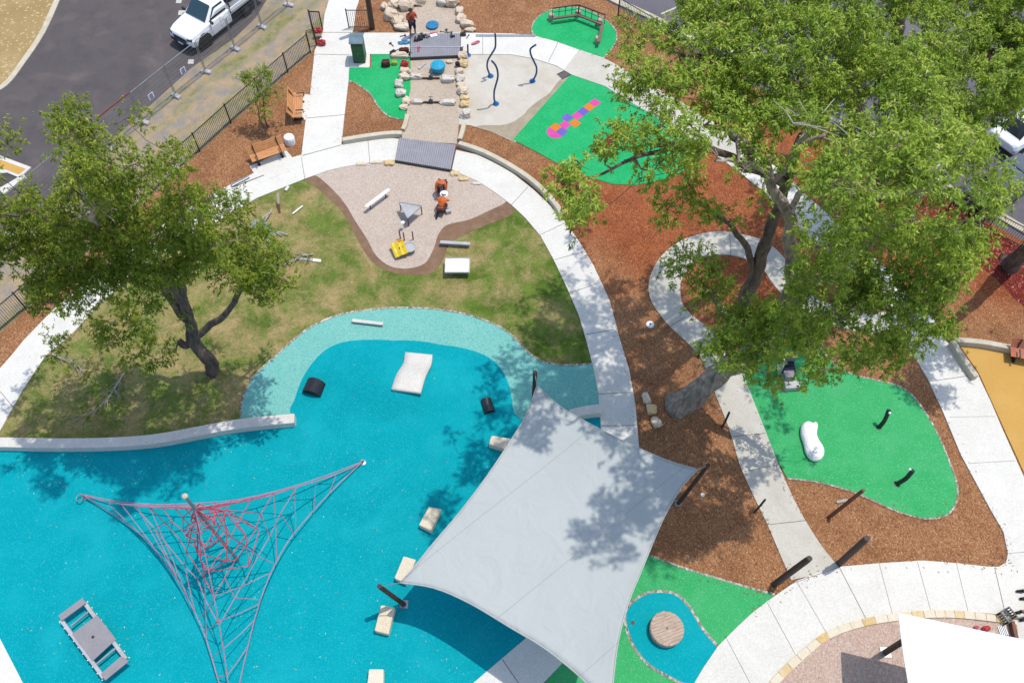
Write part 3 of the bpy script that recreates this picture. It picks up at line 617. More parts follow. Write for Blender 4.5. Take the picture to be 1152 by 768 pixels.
# ---------------------------------------------------------------- boardwalks
def boardwalk(corners, z, label, seams):
    A4 = [W(x, y, z) for x, y in corners]; loc = (A4[0]+A4[2])/2; loc.z = 0
    t = thing('boardwalk', label, 'boardwalk', loc, 0, 'boardwalks over the pebble stream')
    mb = MB(); n = seams
    for i in range(n):
        a, b2 = i/n, (i+1)/n-.12/n
        p = [A4[0].lerp(A4[1], a), A4[0].lerp(A4[1], b2), A4[3].lerp(A4[2], b2), A4[3].lerp(A4[2], a)]
        mb.add([Vector((q.x, q.y, z-.05)) for q in p]+[Vector((q.x, q.y, z)) for q in p], [(3, 2, 1, 0), (4, 5, 6, 7), (0, 1, 5, 4), (1, 2, 6, 5), (2, 3, 7, 6), (3, 0, 4, 7)])
    o = mb.build('deck_boards', M['deck'], t, world=True)
    # make sure faces look outwards
    bpy_fix(o)
    mb = MB()
    for i in range(4):
        a, b2 = A4[i].copy(), A4[(i+1) % 4].copy(); a.z = b2.z = z-.13
        mb.bar(a, b2, .06, .15)
    mb.build('frame', M['steel_dark'], t, world=True)
    return t
import bmesh
def bpy_fix(o):
    bm = bmesh.new(); bm.from_mesh(o.data); bmesh.ops.recalc_face_normals(bm, faces=bm.faces); bm.to_mesh(o.data); bm.free()
t1 = boardwalk([(449.5, 155), (513, 163), (507, 190.5), (445, 180)], .22, 'grey slatted boardwalk crossing the curved path, lower of the two', 26)
t2 = boardwalk([(462, 37.5), (517.5, 37.5), (517.5, 62), (462, 64.5)], .24, 'grey slatted boardwalk littered with tools, upper of the two', 28)
q = MB(); q.bar(W(461, 53, .25), W(522, 53, .25), .05, .03); q.build('cover_strip', M['lightgrey'], t2, world=True)
# ---------------------------------------------------------------- stream play pieces
def disc(px, py, r, h, label, mat):
    c = W(px, py, h); t = thing('spinning_disc', label, 'play disc', (c.x, c.y, .05), 0, 'blue discs in the stream bed')
    mb = MB(); mb.lathe((0, 0, 0), [(r*.8, 0), (r*.92, h*.4), (r*.98, h*.72), (r, h*.85), (r*.96, h*.97), (r*.8, h*.94), (r*.2, h*1.04)], 28); mb.build('dish', M[mat], t, smooth=False)
    q = MB()
    for k in range(5):
        a = k*1.256; q.blob((r*.5*math.cos(a), r*.5*math.sin(a), h*.98), (r*.22, r*.1, .02), k, .1)
    q.build('raised_pattern', M[mat], t)
disc(492.5, 73.5, .39, .40, 'round bright cyan dish below the upper boardwalk', 'cyan')
disc(486.5, 28.5, .34, .12, 'flat mid blue dish above the upper boardwalk beside the person', 'discblue')
for (x, y, lab) in [(485, 90, 'small dark sluice gate between pale stones, nearer the cyan dish'), (485, 117, 'small dark sluice gate between white stones, lower in the stream bed')]:
    c = W(x, y, 0); s = ppm(x, y); t = thing('sluice_gate', lab, 'sluice gate', (c.x, c.y, .05), 0, 'sluice gates across the stream')
    
    for sx in (-.28, .28): q = MB(); q.box((sx, 0, .06), (.34, .06, .1)); q.build('wing', M['brownpipe'], t)
    q = MB(); q.box((0, 0, .12), (.2, .12, .22)); q.build('gate', simple('teal gate', A(44, 92, 110)), t, bevel=.01)
    q = MB(); q.tube([(0, 0, .2), (0, 0, .42)], .015); q.tube([(-.1, 0, .42), (.1, 0, .42)], .015); q.build('handle', M['steel_dark'], t)
# blue curved water poles
def waterpole(base, pts, label):
    c = W(*base, 0); t = thing('water_pole', label, 'water pole', (c.x, c.y, .05), 0, 'blue curved poles on the splash pad')
    P3 = [Vector((x, 0, z)) for x, z in pts]
    q = MB(); q.tube(crom([(p.x, 0, p.z) for p in P3], 6), .048, 10); q.build('pole', M['bluepole'], t, smooth=True)
    q = MB(); q.lathe((0, 0, 0), [(.16, 0), (.16, .03), (.13, .05), (.07, .14)], 20); q.build('flange', M['bluebase'], t)
def pole_from_pic(base, pic, label):
    """heights from the picture: the pole stands in the plane through its base facing south"""
    c = W(*base, 0); pts = []
    for (x, y) in pic:
        u = (x-576)/F; v = (y-384)/F; d = Vector((u, CD - v*SD, -(SD+v*CD))); s = c.y/d.y
        p = Vector((0, 0, H)) + d*s; pts.append((p.x-c.x, max(.0, p.z-.05)))
    waterpole(base, pts, label)
pole_from_pic((552, 87), [(552, 87), (550, 82), (548, 75), (549, 68), (553, 61), (557, 54), (557.5, 46), (557, 38)], 'tall S shaped blue water pole, middle of the splash pad and nearest the upper path')
pole_from_pic((558, 118), [(558, 118), (556, 112), (556, 103), (558, 95), (560, 87), (559.5, 79), (557, 73), (553, 68.5)], 'C shaped blue water pole furthest down the splash pad')
pole_from_pic((526.5, 63.5), [(526.5, 63.5), (526.3, 57), (526.2, 50.5)], 'short straight blue pole beside the boulders')
pole_from_pic((599, 92.5), [(599, 92.5), (603, 84), (603.5, 76), (600, 68), (597, 61), (597, 55), (603, 50.5)], 'S shaped blue water pole standing alone by the emerald rubber')
c = W(635, 84, .056); q = MB()
for k in range(9): q.box((-.28+k*.07, 0, .012), (.03, .42, .024))
q.box((0, -.22, .012), (.64, .03, .026)); q.box((0, .22, .012), (.64, .03, .026))
o = q.build('drain_grate', M['steel_dark'], loc=(0, 0, 0)); o.location = (c.x, c.y, .054); o.rotation_euler = (0, 0, .6); tag(o, 'small dark drain grate at the corner of the emerald rubber', 'drain')
c = W(569, 40.5, .082); q = MB(); q.box((0, 0, .015), (3.2, .16, .03)); o = q.build('channel_drain', M['steel'], loc=(0, 0, 0)); o.location = (c.x, c.y, .082); tag(o, 'long grey channel drain lying along the upper path edge', 'drain')
# balance beams with handrails
t = thing('balance_trail', 'angular timber balance trail with dark handrails on the emerald rubber', 'balance beam', W(650, 30))
def PT(x, y, z): return W(x, y, z)
bz = .38
segs = [((622, 21), (650, 17)), ((650, 17), (678, 28)), ((678, 28), (673, 48))]
for a, b2 in segs:
    q = MB(); q.bar(PT(*a, bz), PT(*b2, bz), .16, .09); q.build('beam', M['beamwood'], t, world=True, bevel=.01)
for a, b2 in segs[:2]:
    q = MB(); pa = PT(a[0]-.5, a[1], .38); pb = PT(b2[0]+.5, b2[1], .38); off = Vector((0, .18, 0)) if a[0] < 640 else Vector((.08, .16, 0))
    ra, rb = pa+off, pb+off; ra.z = rb.z = .88
    q.bar(ra, rb, .05, .05); q.bar(Vector((ra.x, ra.y, .62)), Vector((rb.x, rb.y, .62)), .02, .02)
    for k in range(5):
        p = ra.lerp(rb, k/4); q.bar(Vector((p.x, p.y, .3)), p, .03, .03)
    q.build('handrail', M['black'], t, world=True)
for x, y in ((620, 23), (650, 19), (674, 29), (672, 49)):
    p = W(x, y, 0); q = MB(); q.lathe((p.x, p.y, 0), [(.17, .05), (.16, .36), (.13, .42)], 14); q.build('stump', M['stumpwood'], t, world=True)
# ---------------------------------------------------------------- benches
def bench(a, b2, facing, label, mat='slat', pad=True):
    """a, b2: picture points of the front seat edge; facing: unit-ish ground vector towards which it faces"""
    pa, pb = W(*a, .45), W(*b2, .45); c = (pa+pb)/2; L2 = (pb-pa).length; rz = math.atan2(pb.y-pa.y, pb.x-pa.x)
    t = thing('timber_bench', label, 'bench', (c.x, c.y, .07), rz, 'slatted timber benches')
    back = 1 if facing < 0 else -1      # +1: backrest towards local +Y
    q = MB()
    for k in range(5): q.box((0, back*(.05+k*.1), .40), (L2, .092, .035))
    q.build('seat', M[mat], t, bevel=.006)
    q = MB()
    for k in range(4): q.box((0, back*(.52+.05*k), .50+k*.085), (L2, .035, .085), 0, 1, back*-.45)
    q.build('backrest', M[mat], t, bevel=.006)
    for s in (-1, 1):
        q = MB(); x = s*(L2/2-.28)
        q.box((x, back*.08, .19), (.06, .05, .38)); q.box((x, back*.42, .19), (.06, .05, .38)); q.box((x, back*.25, .365), (.05, .46, .04)); q.bar((x, back*.46, .36), (x, back*.62, .86), .05, .04)
        q.box((x, back*.25, .01), (.12, .5, .02)); q.build('leg', M['black'], t)
    for s in (-1, 1):
        q = MB(); x = s*(L2/2-.28); q.box((x, back*.10, .60), (.05, .38, .03)); q.box((x, -back*.06, .5), (.04, .03, .2)); q.build('armrest', M['black'], t)
    return t
bench((284, 183), (323, 169.5), -1, 'timber bench facing the curved path on its own small concrete pad')
bench((341, 104), (340, 132), 1, 'timber bench standing side-on beside the entrance path')
bench((1137, 401), (1180, 409), -1, 'reddish timber bench at the right edge on the ochre rubber', 'slatred')
# white rounded seat stone
c = W(325, 155.5, .35); q = MB(); q.lathe((0, 0, 0), [(.26, 0), (.27, .3), (.24, .42), (.17, .47), (.02, .49)], 12)
o = q.build('stool', M['white'], loc=(0, 0, 0), smooth=False); o.location = (c.x, c.y, .03); tag(o, 'white faceted round stool on the mulch behind the bench corner', 'stool')
# bin enclosure
c = W(404.8, 73, 0); t = thing('litter_bin', 'green bin housing with curved grey roof at the path corner', 'bin', (c.x, c.y+.35, .079), 0)
q = MB(); q.box((0, 0, .57), (.62, .66, 1.14)); q.build('housing', M['bingreen'], t, bevel=.02)
q = MB(); q.box((0, -.335, .6), (.50, .01, .9)); q.build('door', M['bingreen'], t, bevel=.008)
q = MB(); q.lathe((0, -.345, .62), [(.03, 0), (.03, .02)], 10, M=Matrix.Rotation(math.pi/2, 3, 'X')); q.build('lock', M['steel'], t)
q = MB(); q.box((0, -.30, 1.22), (.56, .06, .14)); q.build('opening', M['blackplastic'], t)
q = MB(); prof = [(-.42+.84*i/8, 1.30+.16*math.sin(math.pi*(i/8)*.9+.15)) for i in range(9)]
vs = []; 
for x in (-.36, .36):
    for y, z in prof: vs.append((x, y, z))
    for y, z in reversed(prof): vs.append((x, y, z-.03))
n = 18; fs = [tuple(range(n))[::-1], tuple(range(n, 2*n))]+[(i, (i+1) % n, n+(i+1) % n, n+i) for i in range(n)]
q.add(vs, fs); o = q.build('roof', M['binroof'], t); bpy_fix(o)
for sx in (-.28, .28):
    for sy in (-.28, .28):
        q = MB(); q.box((sx, sy, 1.24), (.04, .04, .22)); q.build('roof_post', M['black'], t)
# ---------------------------------------------------------------- fences
def fence_run(px, h, label, name, post_r=.03, picket=.1, mat='black', gap=2.4, cat='fence'):
    P = [W(x, y, 0) for x, y in px]; t = thing(name, label, cat, P[0])
    for i in range(len(P)-1):
        a, b2 = P[i], P[i+1]; L2 = (b2-a).length; n = max(1, round(L2/gap))
        for k in range(n):
            p, r = a.lerp(b2, k/n), a.lerp(b2, (k+1)/n); d = (r-p).normalized()
            q = MB(); q.box((p.x, p.y, h/2+.02), (.055, .055, h+.06), math.atan2(d.y, d.x)); q.build('post', M[mat], t, world=True)
            q = MB(); seg = (r-p).length; rz = math.atan2(d.y, d.x)
            for z in (.14, h-.04): q.bar(p+Vector((0, 0, z))+d*.03, r+Vector((0, 0, z))-d*.03, .03, .035)
            m = int(seg/picket)
            for j in range(1, m):
                c = p + d*(j*seg/m); q.box((c.x, c.y, h/2+.02), (.016, .016, h-.12), rz)
            q.build('picket_panel', M[mat], t, world=True)
    p = P[-1]; q = MB(); q.box((p.x, p.y, h/2+.02), (.055, .055, h+.06)); q.build('post', M[mat], t, world=True)
    return t
fence_run([(-22, 392), (30, 348), (85, 296), (140, 246), (185, 206), (225, 171), (260, 139), (324, 82), (349.5, 60)], 1.25, 'long black picket fence between the rough verge and the mulch bed', 'picket_fence', gap=2.5)
fence_run([(393, 33), (420, 33)], 1.25, 'short black picket fence right of the entrance path', 'picket_fence')
fence_run([(695, 19), (1066, 236), (1110, 259), (1152, 281), (1230, 322)], 1.2, 'long black picket fence between the mulch bed and the car park kerb', 'picket_fence')
def gate(a, b2, label):
    pa, pb = W(*a, 0), W(*b2, 0); d = (pb-pa).normalized(); t = thing('fence_gate', label, 'gate', pa, 0, 'gates at the park entrance')
    q = MB(); h = 1.25; q.bar(pa+Vector((0, 0, .05)), pa+Vector((0, 0, h)), .06, .06); q.bar(pb+Vector((0, 0, .05)), pb+Vector((0, 0, h)), .06, .06)
    q.bar(pa+Vector((0, 0, .1)), pb+Vector((0, 0, .1)), .04, .04); q.bar(pa+Vector((0, 0, h-.03)), pb+Vector((0, 0, h-.03)), .04, .05)
    q.build('gate_frame', M['black'], t, world=True)
    q = MB(); L2 = (pb-pa).length; m = int(L2/.09)
    for j in range(1, m): c = pa + d*(j*L2/m); q.box((c.x, c.y, .65), (.016, .016, 1.1), math.atan2(d.y, d.x))
    q.build('pickets', M['black'], t, world=True); return t
gate((356.5, 51), (351.5, 33), 'black gate leaf seen edge on at the end of the verge fence')
gate((352.5, 34.5), (363.3, 35), 'black gate leaf standing square beside the entrance path, pickets in full view')
for i, (x, y, lab) in enumerate([(358.5, 39, 'red bundle hanging on the black gate, upper one'), (361.5, 48.5, 'red bundle at the foot of the black gate, lower one')]):
    q = MB(); q.blob((0, 0, .16), (.24, .14, .16), 5+i, .6, 2.5, 12, 8); c = W(x, y, .2); o = q.build('red_bundle', M['red'], loc=(0, 0, 0)); o.location = (c.x, c.y, .075 if i else .3); tag(o, lab, 'bundle', 'red bundles by the gate')
p = W(419, 33, 0); q = MB(); q.tube([(0, 0, 0), (.02, 0, 2.5), (.05, .02, 6)], [.15, .14, .12], 12)
o = q.build('timber_pole', M['post'], loc=(0, 0, 0)); o.location = p; tag(o, 'tall dark timber pole at the top by the entrance path', 'pole')
# temporary fence
tb = [(12, 265), (49, 233), (87, 201), (125, 169), (162.5, 138.5), (198.5, 109), (232, 82), (265, 56), (295, 31.5), (325, 7)]
labs = ['temporary mesh fence panel furthest down the road edge, behind the left tree', 'temporary mesh fence panel behind the left tree beside the dark road', 'temporary mesh fence panel mostly hidden by the top of the left tree', 'temporary mesh fence panel with a red tape along its top', 'temporary mesh fence panel just right of the red taped one', 'temporary mesh fence panel in front of the white ute bonnet, with a blue sign', 'temporary mesh fence panel in front of the white ute door', 'temporary mesh fence panel in front of the white ute tray', 'temporary mesh fence panel nearest the top edge of the photo']
for i in range(len(tb)-1):
    a, b2 = W(*tb[i], 0), W(*tb[i+1], 0); d = (b2-a).normalized(); a2 = a + d*.04; b3 = b2 - d*.04; h = 1.98
    t = thing('temporary_fence_panel', labs[i], 'fence panel', a, 0, 'temporary fence panels along the road')
    q = MB(); up = Vector((0, 0, 1))
    fr = .042
    q.tube([a2+up*.08, a2+up*h], fr/2, 6); q.tube([b3+up*.08, b3+up*h], fr/2, 6); q.tube([a2+up*h, b3+up*h], fr/2, 6); q.tube([a2+up*.16, b3+up*.16], fr/2, 6)
    q.build('frame', M['steel'], t, world=True)
    q = MB(); L2 = (b3-a2).length
    for j in range(1, 26): c = a2 + d*(j*L2/26); q.bar(c+up*.16, c+up*h, .004, .004)
    for j in range(1, 8): q.bar(a2+up*(.16+j*.23), b3+up*(.16+j*.23), .004, .004)
    q.build('mesh', M['steel'], t, world=True)
    if i in (4, 5):
        q = MB(); c = a2.lerp(b3, .42)+up*1.05; n = Vector((d.y, -d.x, 0)); q.bar(c-d*.16+n*.02, c+d*.16+n*.02, .01, .34); q.build('sign_plate', M['white'], t, world=True)
        q = MB(); 
        for k in range(3): q.bar(c-d*.10+n*.03+up*(.1-.1*k), c+d*.10+n*.03+up*(.1-.1*k), .006, .05)
        q.build('sign_print', simple('blue print', A(60, 60, 170)), t, world=True)
    if i == 3:
        q = MB(); q.bar(a2+up*(h+.03), b3+up*(h+.03), .05, .05); q.build('warning_tape', simple('red tape', A(150, 70, 62)), t, world=True)
for i, (x, y) in enumerate(tb):
    p = W(x, y, 0); q = MB(); q.box((0, 0, .07), (.62, .24, .13), 0, .9); q.box((0, 0, .15), (.2, .16, .05)); o = q.build('concrete_ballast_block', M['lightgrey'], loc=(0, 0, 0), bevel=.02)
    o.location = (p.x, p.y, .014); o.rotation_euler = (0, 0, -.45+.2*math.sin(i*2.3)); tag(o, 'grey concrete fence foot, '+['below the far left tree crown', 'second from the left edge, under the left tree', 'under the left tree by the road', 'at the left end of the red taped panel', 'at the right end of the red taped panel', 'left of the ute bonnet sign', 'below the ute bonnet corner', 'below the ute cab door', 'below the ute tray', 'closest to the top edge of the photo'][i], 'ballast block', 'concrete feet of the temporary fence')
# ---------------------------------------------------------------- the ute
f, r = W(234, 51.5, 0), W(277.5, 17.5, 0); hd = (f-r).normalized(); rz = math.atan2(hd.y, hd.x)
lat = Vector((-hd.y, hd.x, 0)); mid = (f+r)/2 - lat*.80
t = thing('parked_ute', 'white single cab ute with open tray parked along the road edge', 'ute', (mid.x, mid.y, .01), rz)
def section_loft(secs, mat, name, parent, bev=.03, smooth=False):
    """secs: (x, halfwidth_bottom, halfwidth_top, z0, z1)"""
    q = MB(); vs = []
    for x, w0, w1, z0, z1 in secs:
        zm = (z0+z1)/2
        vs += [(x, -w0, z0), (x, -w0*1.02, zm), (x, -w1, z1-.05), (x, -w1*.82, z1), (x, w1*.82, z1), (x, w1, z1-.05), (x, w0*1.02, zm), (x, w0, z0)]
    m = 8; fs = [tuple(range(m)), tuple(reversed(range((len(secs)-1)*m, len(secs)*m)))]
    for i in range(len(secs)-1):
        for k in range(m): fs.append((i*m+k, (i+1)*m+k, (i+1)*m+(k+1) % m, i*m+(k+1) % m))
    q.add(vs, fs); o = q.build(name, mat, parent, smooth=smooth, bevel=bev); bpy_fix(o); return o
section_loft([(2.42, .70, .62, .55, .86), (2.34, .84, .74, .42, .98), (2.0, .90, .82, .40, 1.06), (1.2, .92, .86, .38, 1.14), (.95, .92, .88, .36, 1.16), (-.25, .92, .88, .36, 1.14), (-.42, .92, .88, .36, 1.12)], M['carwhite'], 'body', t, .05)
section_loft([(1.12, .80, .76, 1.10, 1.18), (.42, .80, .66, 1.10, 1.74), (.30, .80, .64, 1.10, 1.79), (-.30, .80, .64, 1.10, 1.78), (-.40, .80, .68, 1.10, 1.66)], M['carwhite'], 'cab', t, .04)
def quad(parent, name, mat, pts, th=.012):
    q = MB(); P4 = [Vector(p) for p in pts]; n = (P4[1]-P4[0]).cross(P4[2]-P4[0]).normalized()*th
    q.add(P4+[p+n for p in P4], [(3, 2, 1, 0), (4, 5, 6, 7), (0, 1, 5, 4), (1, 2, 6, 5), (2, 3, 7, 6), (3, 0, 4, 7)])
    o = q.build(name, mat, parent); bpy_fix(o); return o
quad(t, 'windscreen', M['glass'], [(1.12, -.70, 1.185), (1.12, .70, 1.185), (.455, .60, 1.755), (.455, -.60, 1.755)], .02)
for s in (-1, 1):
    quad(t, 'side_window', M['glassdark'], [(.92, s*.815, 1.18), (-.28, s*.815, 1.18), (-.24, s*.70, 1.66), (.40, s*.70, 1.66)], .018*s*-1 if False else .018)
    q = MB(); q.box((.95, s*1.02, 1.2), (.12, .2, .16)); q.build('mirror', M['blackplastic'], t, bevel=.03)
    q = MB(); q.box((2.33, s*.66, .84), (.14, .30, .15), s*.35); q.build('headlight', M['glass'], t, bevel=.03)
    q = MB(); q.box((.1, s*.945, 1.03), (.16, .03, .03)); q.build('door_handle', M['white'], t)
    q = MB(); q.box((.32, s*.932, .78), (.012, .006, .7)); q.box((-.32, s*.932, .78), (.012, .006, .7)); q.box((.98, s*.932, .78), (.012, .006, .6)); q.build('door_gap', M['steel_dark'], t)
q = MB(); q.box((2.42, 0, .72), (.06, .92, .22)); q.build('grille', M['blackplastic'], t, bevel=.02)
q = MB(); q.box((2.40, 0, .48), (.12, 1.5, .16)); q.build('bumper', M['blackplastic'], t, bevel=.03)
q = MB(); q.box((2.475, 0, .47), (.012, .36, .11)); q.build('number_plate', M['white'], t)
for x in (1.6, -1.55):
    for s in (-1, 1):
        w = MB(); R = Matrix.Rotation(math.pi/2, 3, 'X'); w.lathe((x, s*.80, .37), [(.26, -.12), (.35, -.12), (.37, -.08), (.37, .08), (.35, .12), (.26, .12)], 24, M=R); wo = w.build('wheel', M['rubberblack'], t)
        w = MB(); w.lathe((x, s*.80, .37), [(.06, -.125), (.19, -.128), (.19, .128), (.06, .125)], 16, M=R); w.build('rim', M['steel_dark'], wo)
        w = MB(); w.lathe((x, s*.84, .42), [(.46, -.10), (.46, .095)], 24, M=R); x > 0 and w.build('wheel_arch', M['blackplastic'], t)
q = MB(); q.box((-1.7, 0, .62), (2.4, .7, .18)); q.build('chassis', M['blackplastic'], t)
q = MB(); q.box((-1.72, 0, .90), (2.50, 1.90, .06)); q.build('tray_floor', M['steel'], t, bevel=.01)
for s in (-1, 1):
    q = MB(); q.box((-1.72, s*.94, 1.03), (2.50, .04, .24)); q.build('tray_side', M['carwhite'], t, bevel=.01)
    q = MB(); q.box((-1.55, s*.80, .80), (.9, .26, .03)); q.build('mudguard', M['blackplastic'], t)
q = MB(); q.box((-2.96, 0, 1.03), (.04, 1.9, .24)); q.build('tailgate', M['carwhite'], t, bevel=.01)
q = MB(); 
for s in (-1, 1): q.bar((-.52, s*.92, .9), (-.50, s*.78, 1.86), .06, .06)
q.bar((-.50, -.80, 1.86), (-.50, .80, 1.86), .06, .06); q.bar((-.51, -.86, 1.3), (-.51, .86, 1.3), .04, .04)
for k in range(5): q.bar((-.51, -.5+.25*k, 1.3), (-.50, -.5+.25*k, 1.86), .02, .02)
q.build('headboard_rack', M['steel_dark'], t)
bx = thing('tool_drum', 'black round drum standing in the white ute tray behind the cab', 'drum', (mid.x-hd.x*1.15, mid.y-hd.y*1.15, .94))
q = MB(); q.lathe((0, 0, 0), [(.34, 0), (.36, .1), (.34, .5), (.30, .56)], 20); q.build('body', M['blackplastic'], bx)
q = MB(); q.lathe((0, 0, .56), [(.24, 0), (.24, .03), (.1, .05)], 20); q.build('lid', M['steel_dark'], bx)
bx = thing('cable_coil', 'dark coil of hose lying in the white ute tray near the tailgate', 'hose coil', (mid.x-hd.x*2.3+lat.x*.2, mid.y-hd.y*2.3+lat.y*.2, .94))
for k in range(3):
    q = MB(); q.tube([(.3*math.cos(a/16*6.283), .3*math.sin(a/16*6.283), .04+.06*k) for a in range(17)], .03, 6, False); q.build('loop', M['blackplastic'], bx)
# cars in the car park (seen through the leaves)
def car(px, py, rz, mat, label):
    p = W(px, py, 0); t = thing('parked_car', label, 'car', (p.x, p.y, .02), rz, 'cars parked beyond the picket fence')
    section_loft([(2.15, .66, .58, .45, .66), (2.05, .80, .74, .30, .76), (1.2, .86, .80, .28, .90), (.9, .87, .82, .26, .94), (-1.3, .87, .82, .26, .96), (-2.0, .82, .76, .32, .94), (-2.15, .72, .64, .5, .84)], mat, 'body', t, .05)
    section_loft([(1.0, .76, .72, .88, .95), (.35, .74, .60, .88, 1.38), (-.1, .74, .58, .88, 1.44), (-1.0, .74, .58, .88, 1.40), (-1.75, .72, .64, .88, .97)], mat, 'cabin', t, .04)
    quad(t, 'windscreen', M['glassdark'], [(.98, -.64, .97), (.98, .64, .97), (.40, .54, 1.375), (.40, -.54, 1.375)], .02)
    quad(t, 'rear_window', M['glassdark'], [(-1.08, -.52, 1.375), (-1.08, .52, 1.375), (-1.70, .60, .985), (-1.70, -.60, .985)], .02)
    for s in (-1, 1):
        quad(t, 'side_window', M['glassdark'], [(.75, s*.755, .95), (-1.3, s*.755, .95), (-1.05, s*.66, 1.32), (.32, s*.66, 1.32)], .018)
        q = MB(); q.box((2.07, s*.6, .64), (.1, .26, .11), s*.3); q.build('headlight', M['glass'], t, bevel=.02)
        for x in (1.35, -1.35):
            w = MB(); w.lathe((x, s*.78, .32), [(.2, -.1), (.32, -.1), (.32, .1), (.2, .1)], 18, M=Matrix.Rotation(math.pi/2, 3, 'X')); w.build('wheel', M['rubberblack'], t)
    return t
car(1150, 150, .62, M['carwhite'], 'white car glimpsed through the leaves near the right edge')
car(1122, 216, .62, M['cargrey'], 'grey car with dark windows behind the picket fence by the kerb')
car(948, 62, .62, M['cargrey'], 'grey car half hidden under the middle of the big crown')
# ---------------------------------------------------------------- pieces in the pebble area
def leg(mb, p, z0, z1, r=.025): mb.tube([(p.x, p.y, z0), (p.x, p.y, z1)], r, 8)
t = thing('play_table', 'triangular metal water table on thin brown legs', 'play table', W(463, 250))
V = [W(449, 227.5, .62), W(474.5, 232, .62), W(458.5, 246, .62)]
q = MB(); q.prism([(p.x, p.y) for p in V], .60, .625); q.build('table_top', M['lightgrey'], t, world=True, bevel=.01)
for p in V: q = MB(); leg(q, p.lerp((V[0]+V[1]+V[2])/3, .06), .04, .60); q.build('leg', M['brownpipe'], t, world=True)
q = MB(); 
for a, b2 in ((0, 1), (1, 2), (2, 0)): q.bar(V[a]+Vector((0, 0, .01)), V[b2]+Vector((0, 0, .01)), .03, .04)
q.build('rim', M['steel'], t, world=True)
q = MB(); p = W(453, 250, .5); q.lathe((p.x, p.y, .46), [(.08, 0), (.09, .04), (.05, .06)], 14); leg(q, p, .04, .46, .02); q.build('cup', M['white'], t, world=True)
t = thing('sieve_stand', 'low stand with a grey round tray and crumpled yellow sheet on three posts', 'play table', W(458, 275))
for (x, y) in [(450.5, 268.5), (455, 270.5), (465, 269.5)]: q = MB(); leg(q, W(x, y, .04), .04, .62, .028); q.build('leg', M['brownpipe'], t, world=True)
q = MB(); p = W(460.5, 278, .3); q.lathe((p.x, p.y, .26), [(.27, 0), (.29, .03), (.29, .06), (.26, .06), (.25, .03)], 28); q.build('round_tray', M['lightgrey'], t, world=True)
t = thing('yellow_panel', 'bright yellow crinkled square panel leaning on the grey round tray', 'panel', W(449, 280))
G8 = [[None]*8 for _ in range(8)]; q = MB(); C4 = [W(438.5, 275, .34), W(452.5, 268.5, .42), W(459, 284.5, .34), W(445, 290, .24)]; vs = []
for i in range(8):
    for j in range(8):
        p = C4[0].lerp(C4[1], i/7).lerp(C4[3].lerp(C4[2], i/7), j/7); p.z += .03*noise.noise(p*5)+.015*math.sin(i*2.1); p.x += .02*noise.noise(p*7); vs.append(p)
fs = [(i*8+j, i*8+j+1, (i+1)*8+j+1, (i+1)*8+j) for i in range(7) for j in range(7)]
q.add(vs, fs); o = q.build('sheet', M['yellowp'], t, world=True); sm = o.modifiers.new('Solidify', 'SOLIDIFY'); sm.thickness = .03
q = MB(); c = W(450, 279, .385); q.lathe((c.x-.02, c.y, c.z), [(.03, -.01), (.03, .02)], 8); q.lathe((c.x+.12, c.y+.08, c.z), [(.02, -.01), (.02, .02)], 8); q.build('knob', M['maroon'], t, world=True)
for i, (cx, cy, sx, sy, rz2) in enumerate([(450.2, 270.5, .2, .08, .5)]):
    q = MB(); c = W(cx, cy, .4); q.box((c.x, c.y, .41), (sx, sy, .02), rz2); q.build('clip', M['orangepaint'], t, world=True)
def rail_bench(a, b2, z, w, label, mat, name, cat, legs=True, th=.08):
    pa, pb = W(*a, z), W(*b2, z); t = thing(name, label, cat, ((pa+pb)/2).xy.to_3d())
    q = MB(); q.bar(pa, pb, w, th); q.build('beam', mat, t, world=True, bevel=.03)
    if legs:
        for k in (.18, .82):
            p = pa.lerp(pb, k); q = MB(); leg(q, p, .04, z-.03); q.build('leg', M['brownpipe'], t, world=True)
    return t
rail_bench((411, 233), (438, 213), .42, .17, 'white narrow bench slanting across the pebbles on short brown legs', M['white'], 'narrow_bench', 'bench')
rail_bench((495, 272.5), (529, 274.5), .25, .17, 'silver trough section lying level on the lawn above the white tray', M['lightgrey'], 'trough', 'trough', False, .1)
rail_bench((396, 360.5), (431, 364.5), .16, .16, 'white plank lying on the aqua rubber near its top edge', M['whitewall'], 'plank', 'plank', False, .1)
rail_bench((334, 290.5), (352, 292.5), .08, .13, 'grey timber offcut on the lawn with a white painted end', M['lightgrey'], 'timber_offcut', 'offcut', False, .06)
o = bpy.context.scene.collection.objects['timber_offcut']; q = MB(); q.bar(W(352.3, 292.6, .08), W(361, 293.6, .08), .132, .062); q.build('painted_end', M['white'], o, world=True)
rail_bench((329, 240.5), (340.5, 231.5), .12, .07, 'thin white stick leaning up from the lawn', M['white'], 'stick', 'stick', False, .04)
t = thing('marker_stake', 'bleached wooden stake with a rusty foot on the lawn', 'stake', W(314, 240)); q = MB(); q.bar(W(313.5, 229, .35), W(312.5, 217, .65), .11, .06); q.build('stake', M['deadwood'], t, world=True)
q = MB(); q.bar(W(314.5, 240, .04), W(313.6, 229.5, .34), .09, .05); q.build('foot', M['postred'], t, world=True)
q = MB(); p = W(323, 212, .1); q.box((0, 0, .05), (.1, .26, .08), -.4); o = q.build('paper_scrap', M['white'], loc=(0, 0, 0)); o.location = (p.x, p.y, .045); tag(o, 'small white scrap on the lawn right of the stake', 'scrap')
rail_bench((260, 209), (280, 198.5), .13, .16, 'grey folded metal channel lying on the edge of the curved path', M['steel'], 'metal_channel', 'channel', False, .08)
rail_bench((262, 210.5), (297, 197), .09, .03, 'thin grey rod lying on the curved path beside the metal channel', M['steel_dark'], 'rod', 'rod', False, .03)
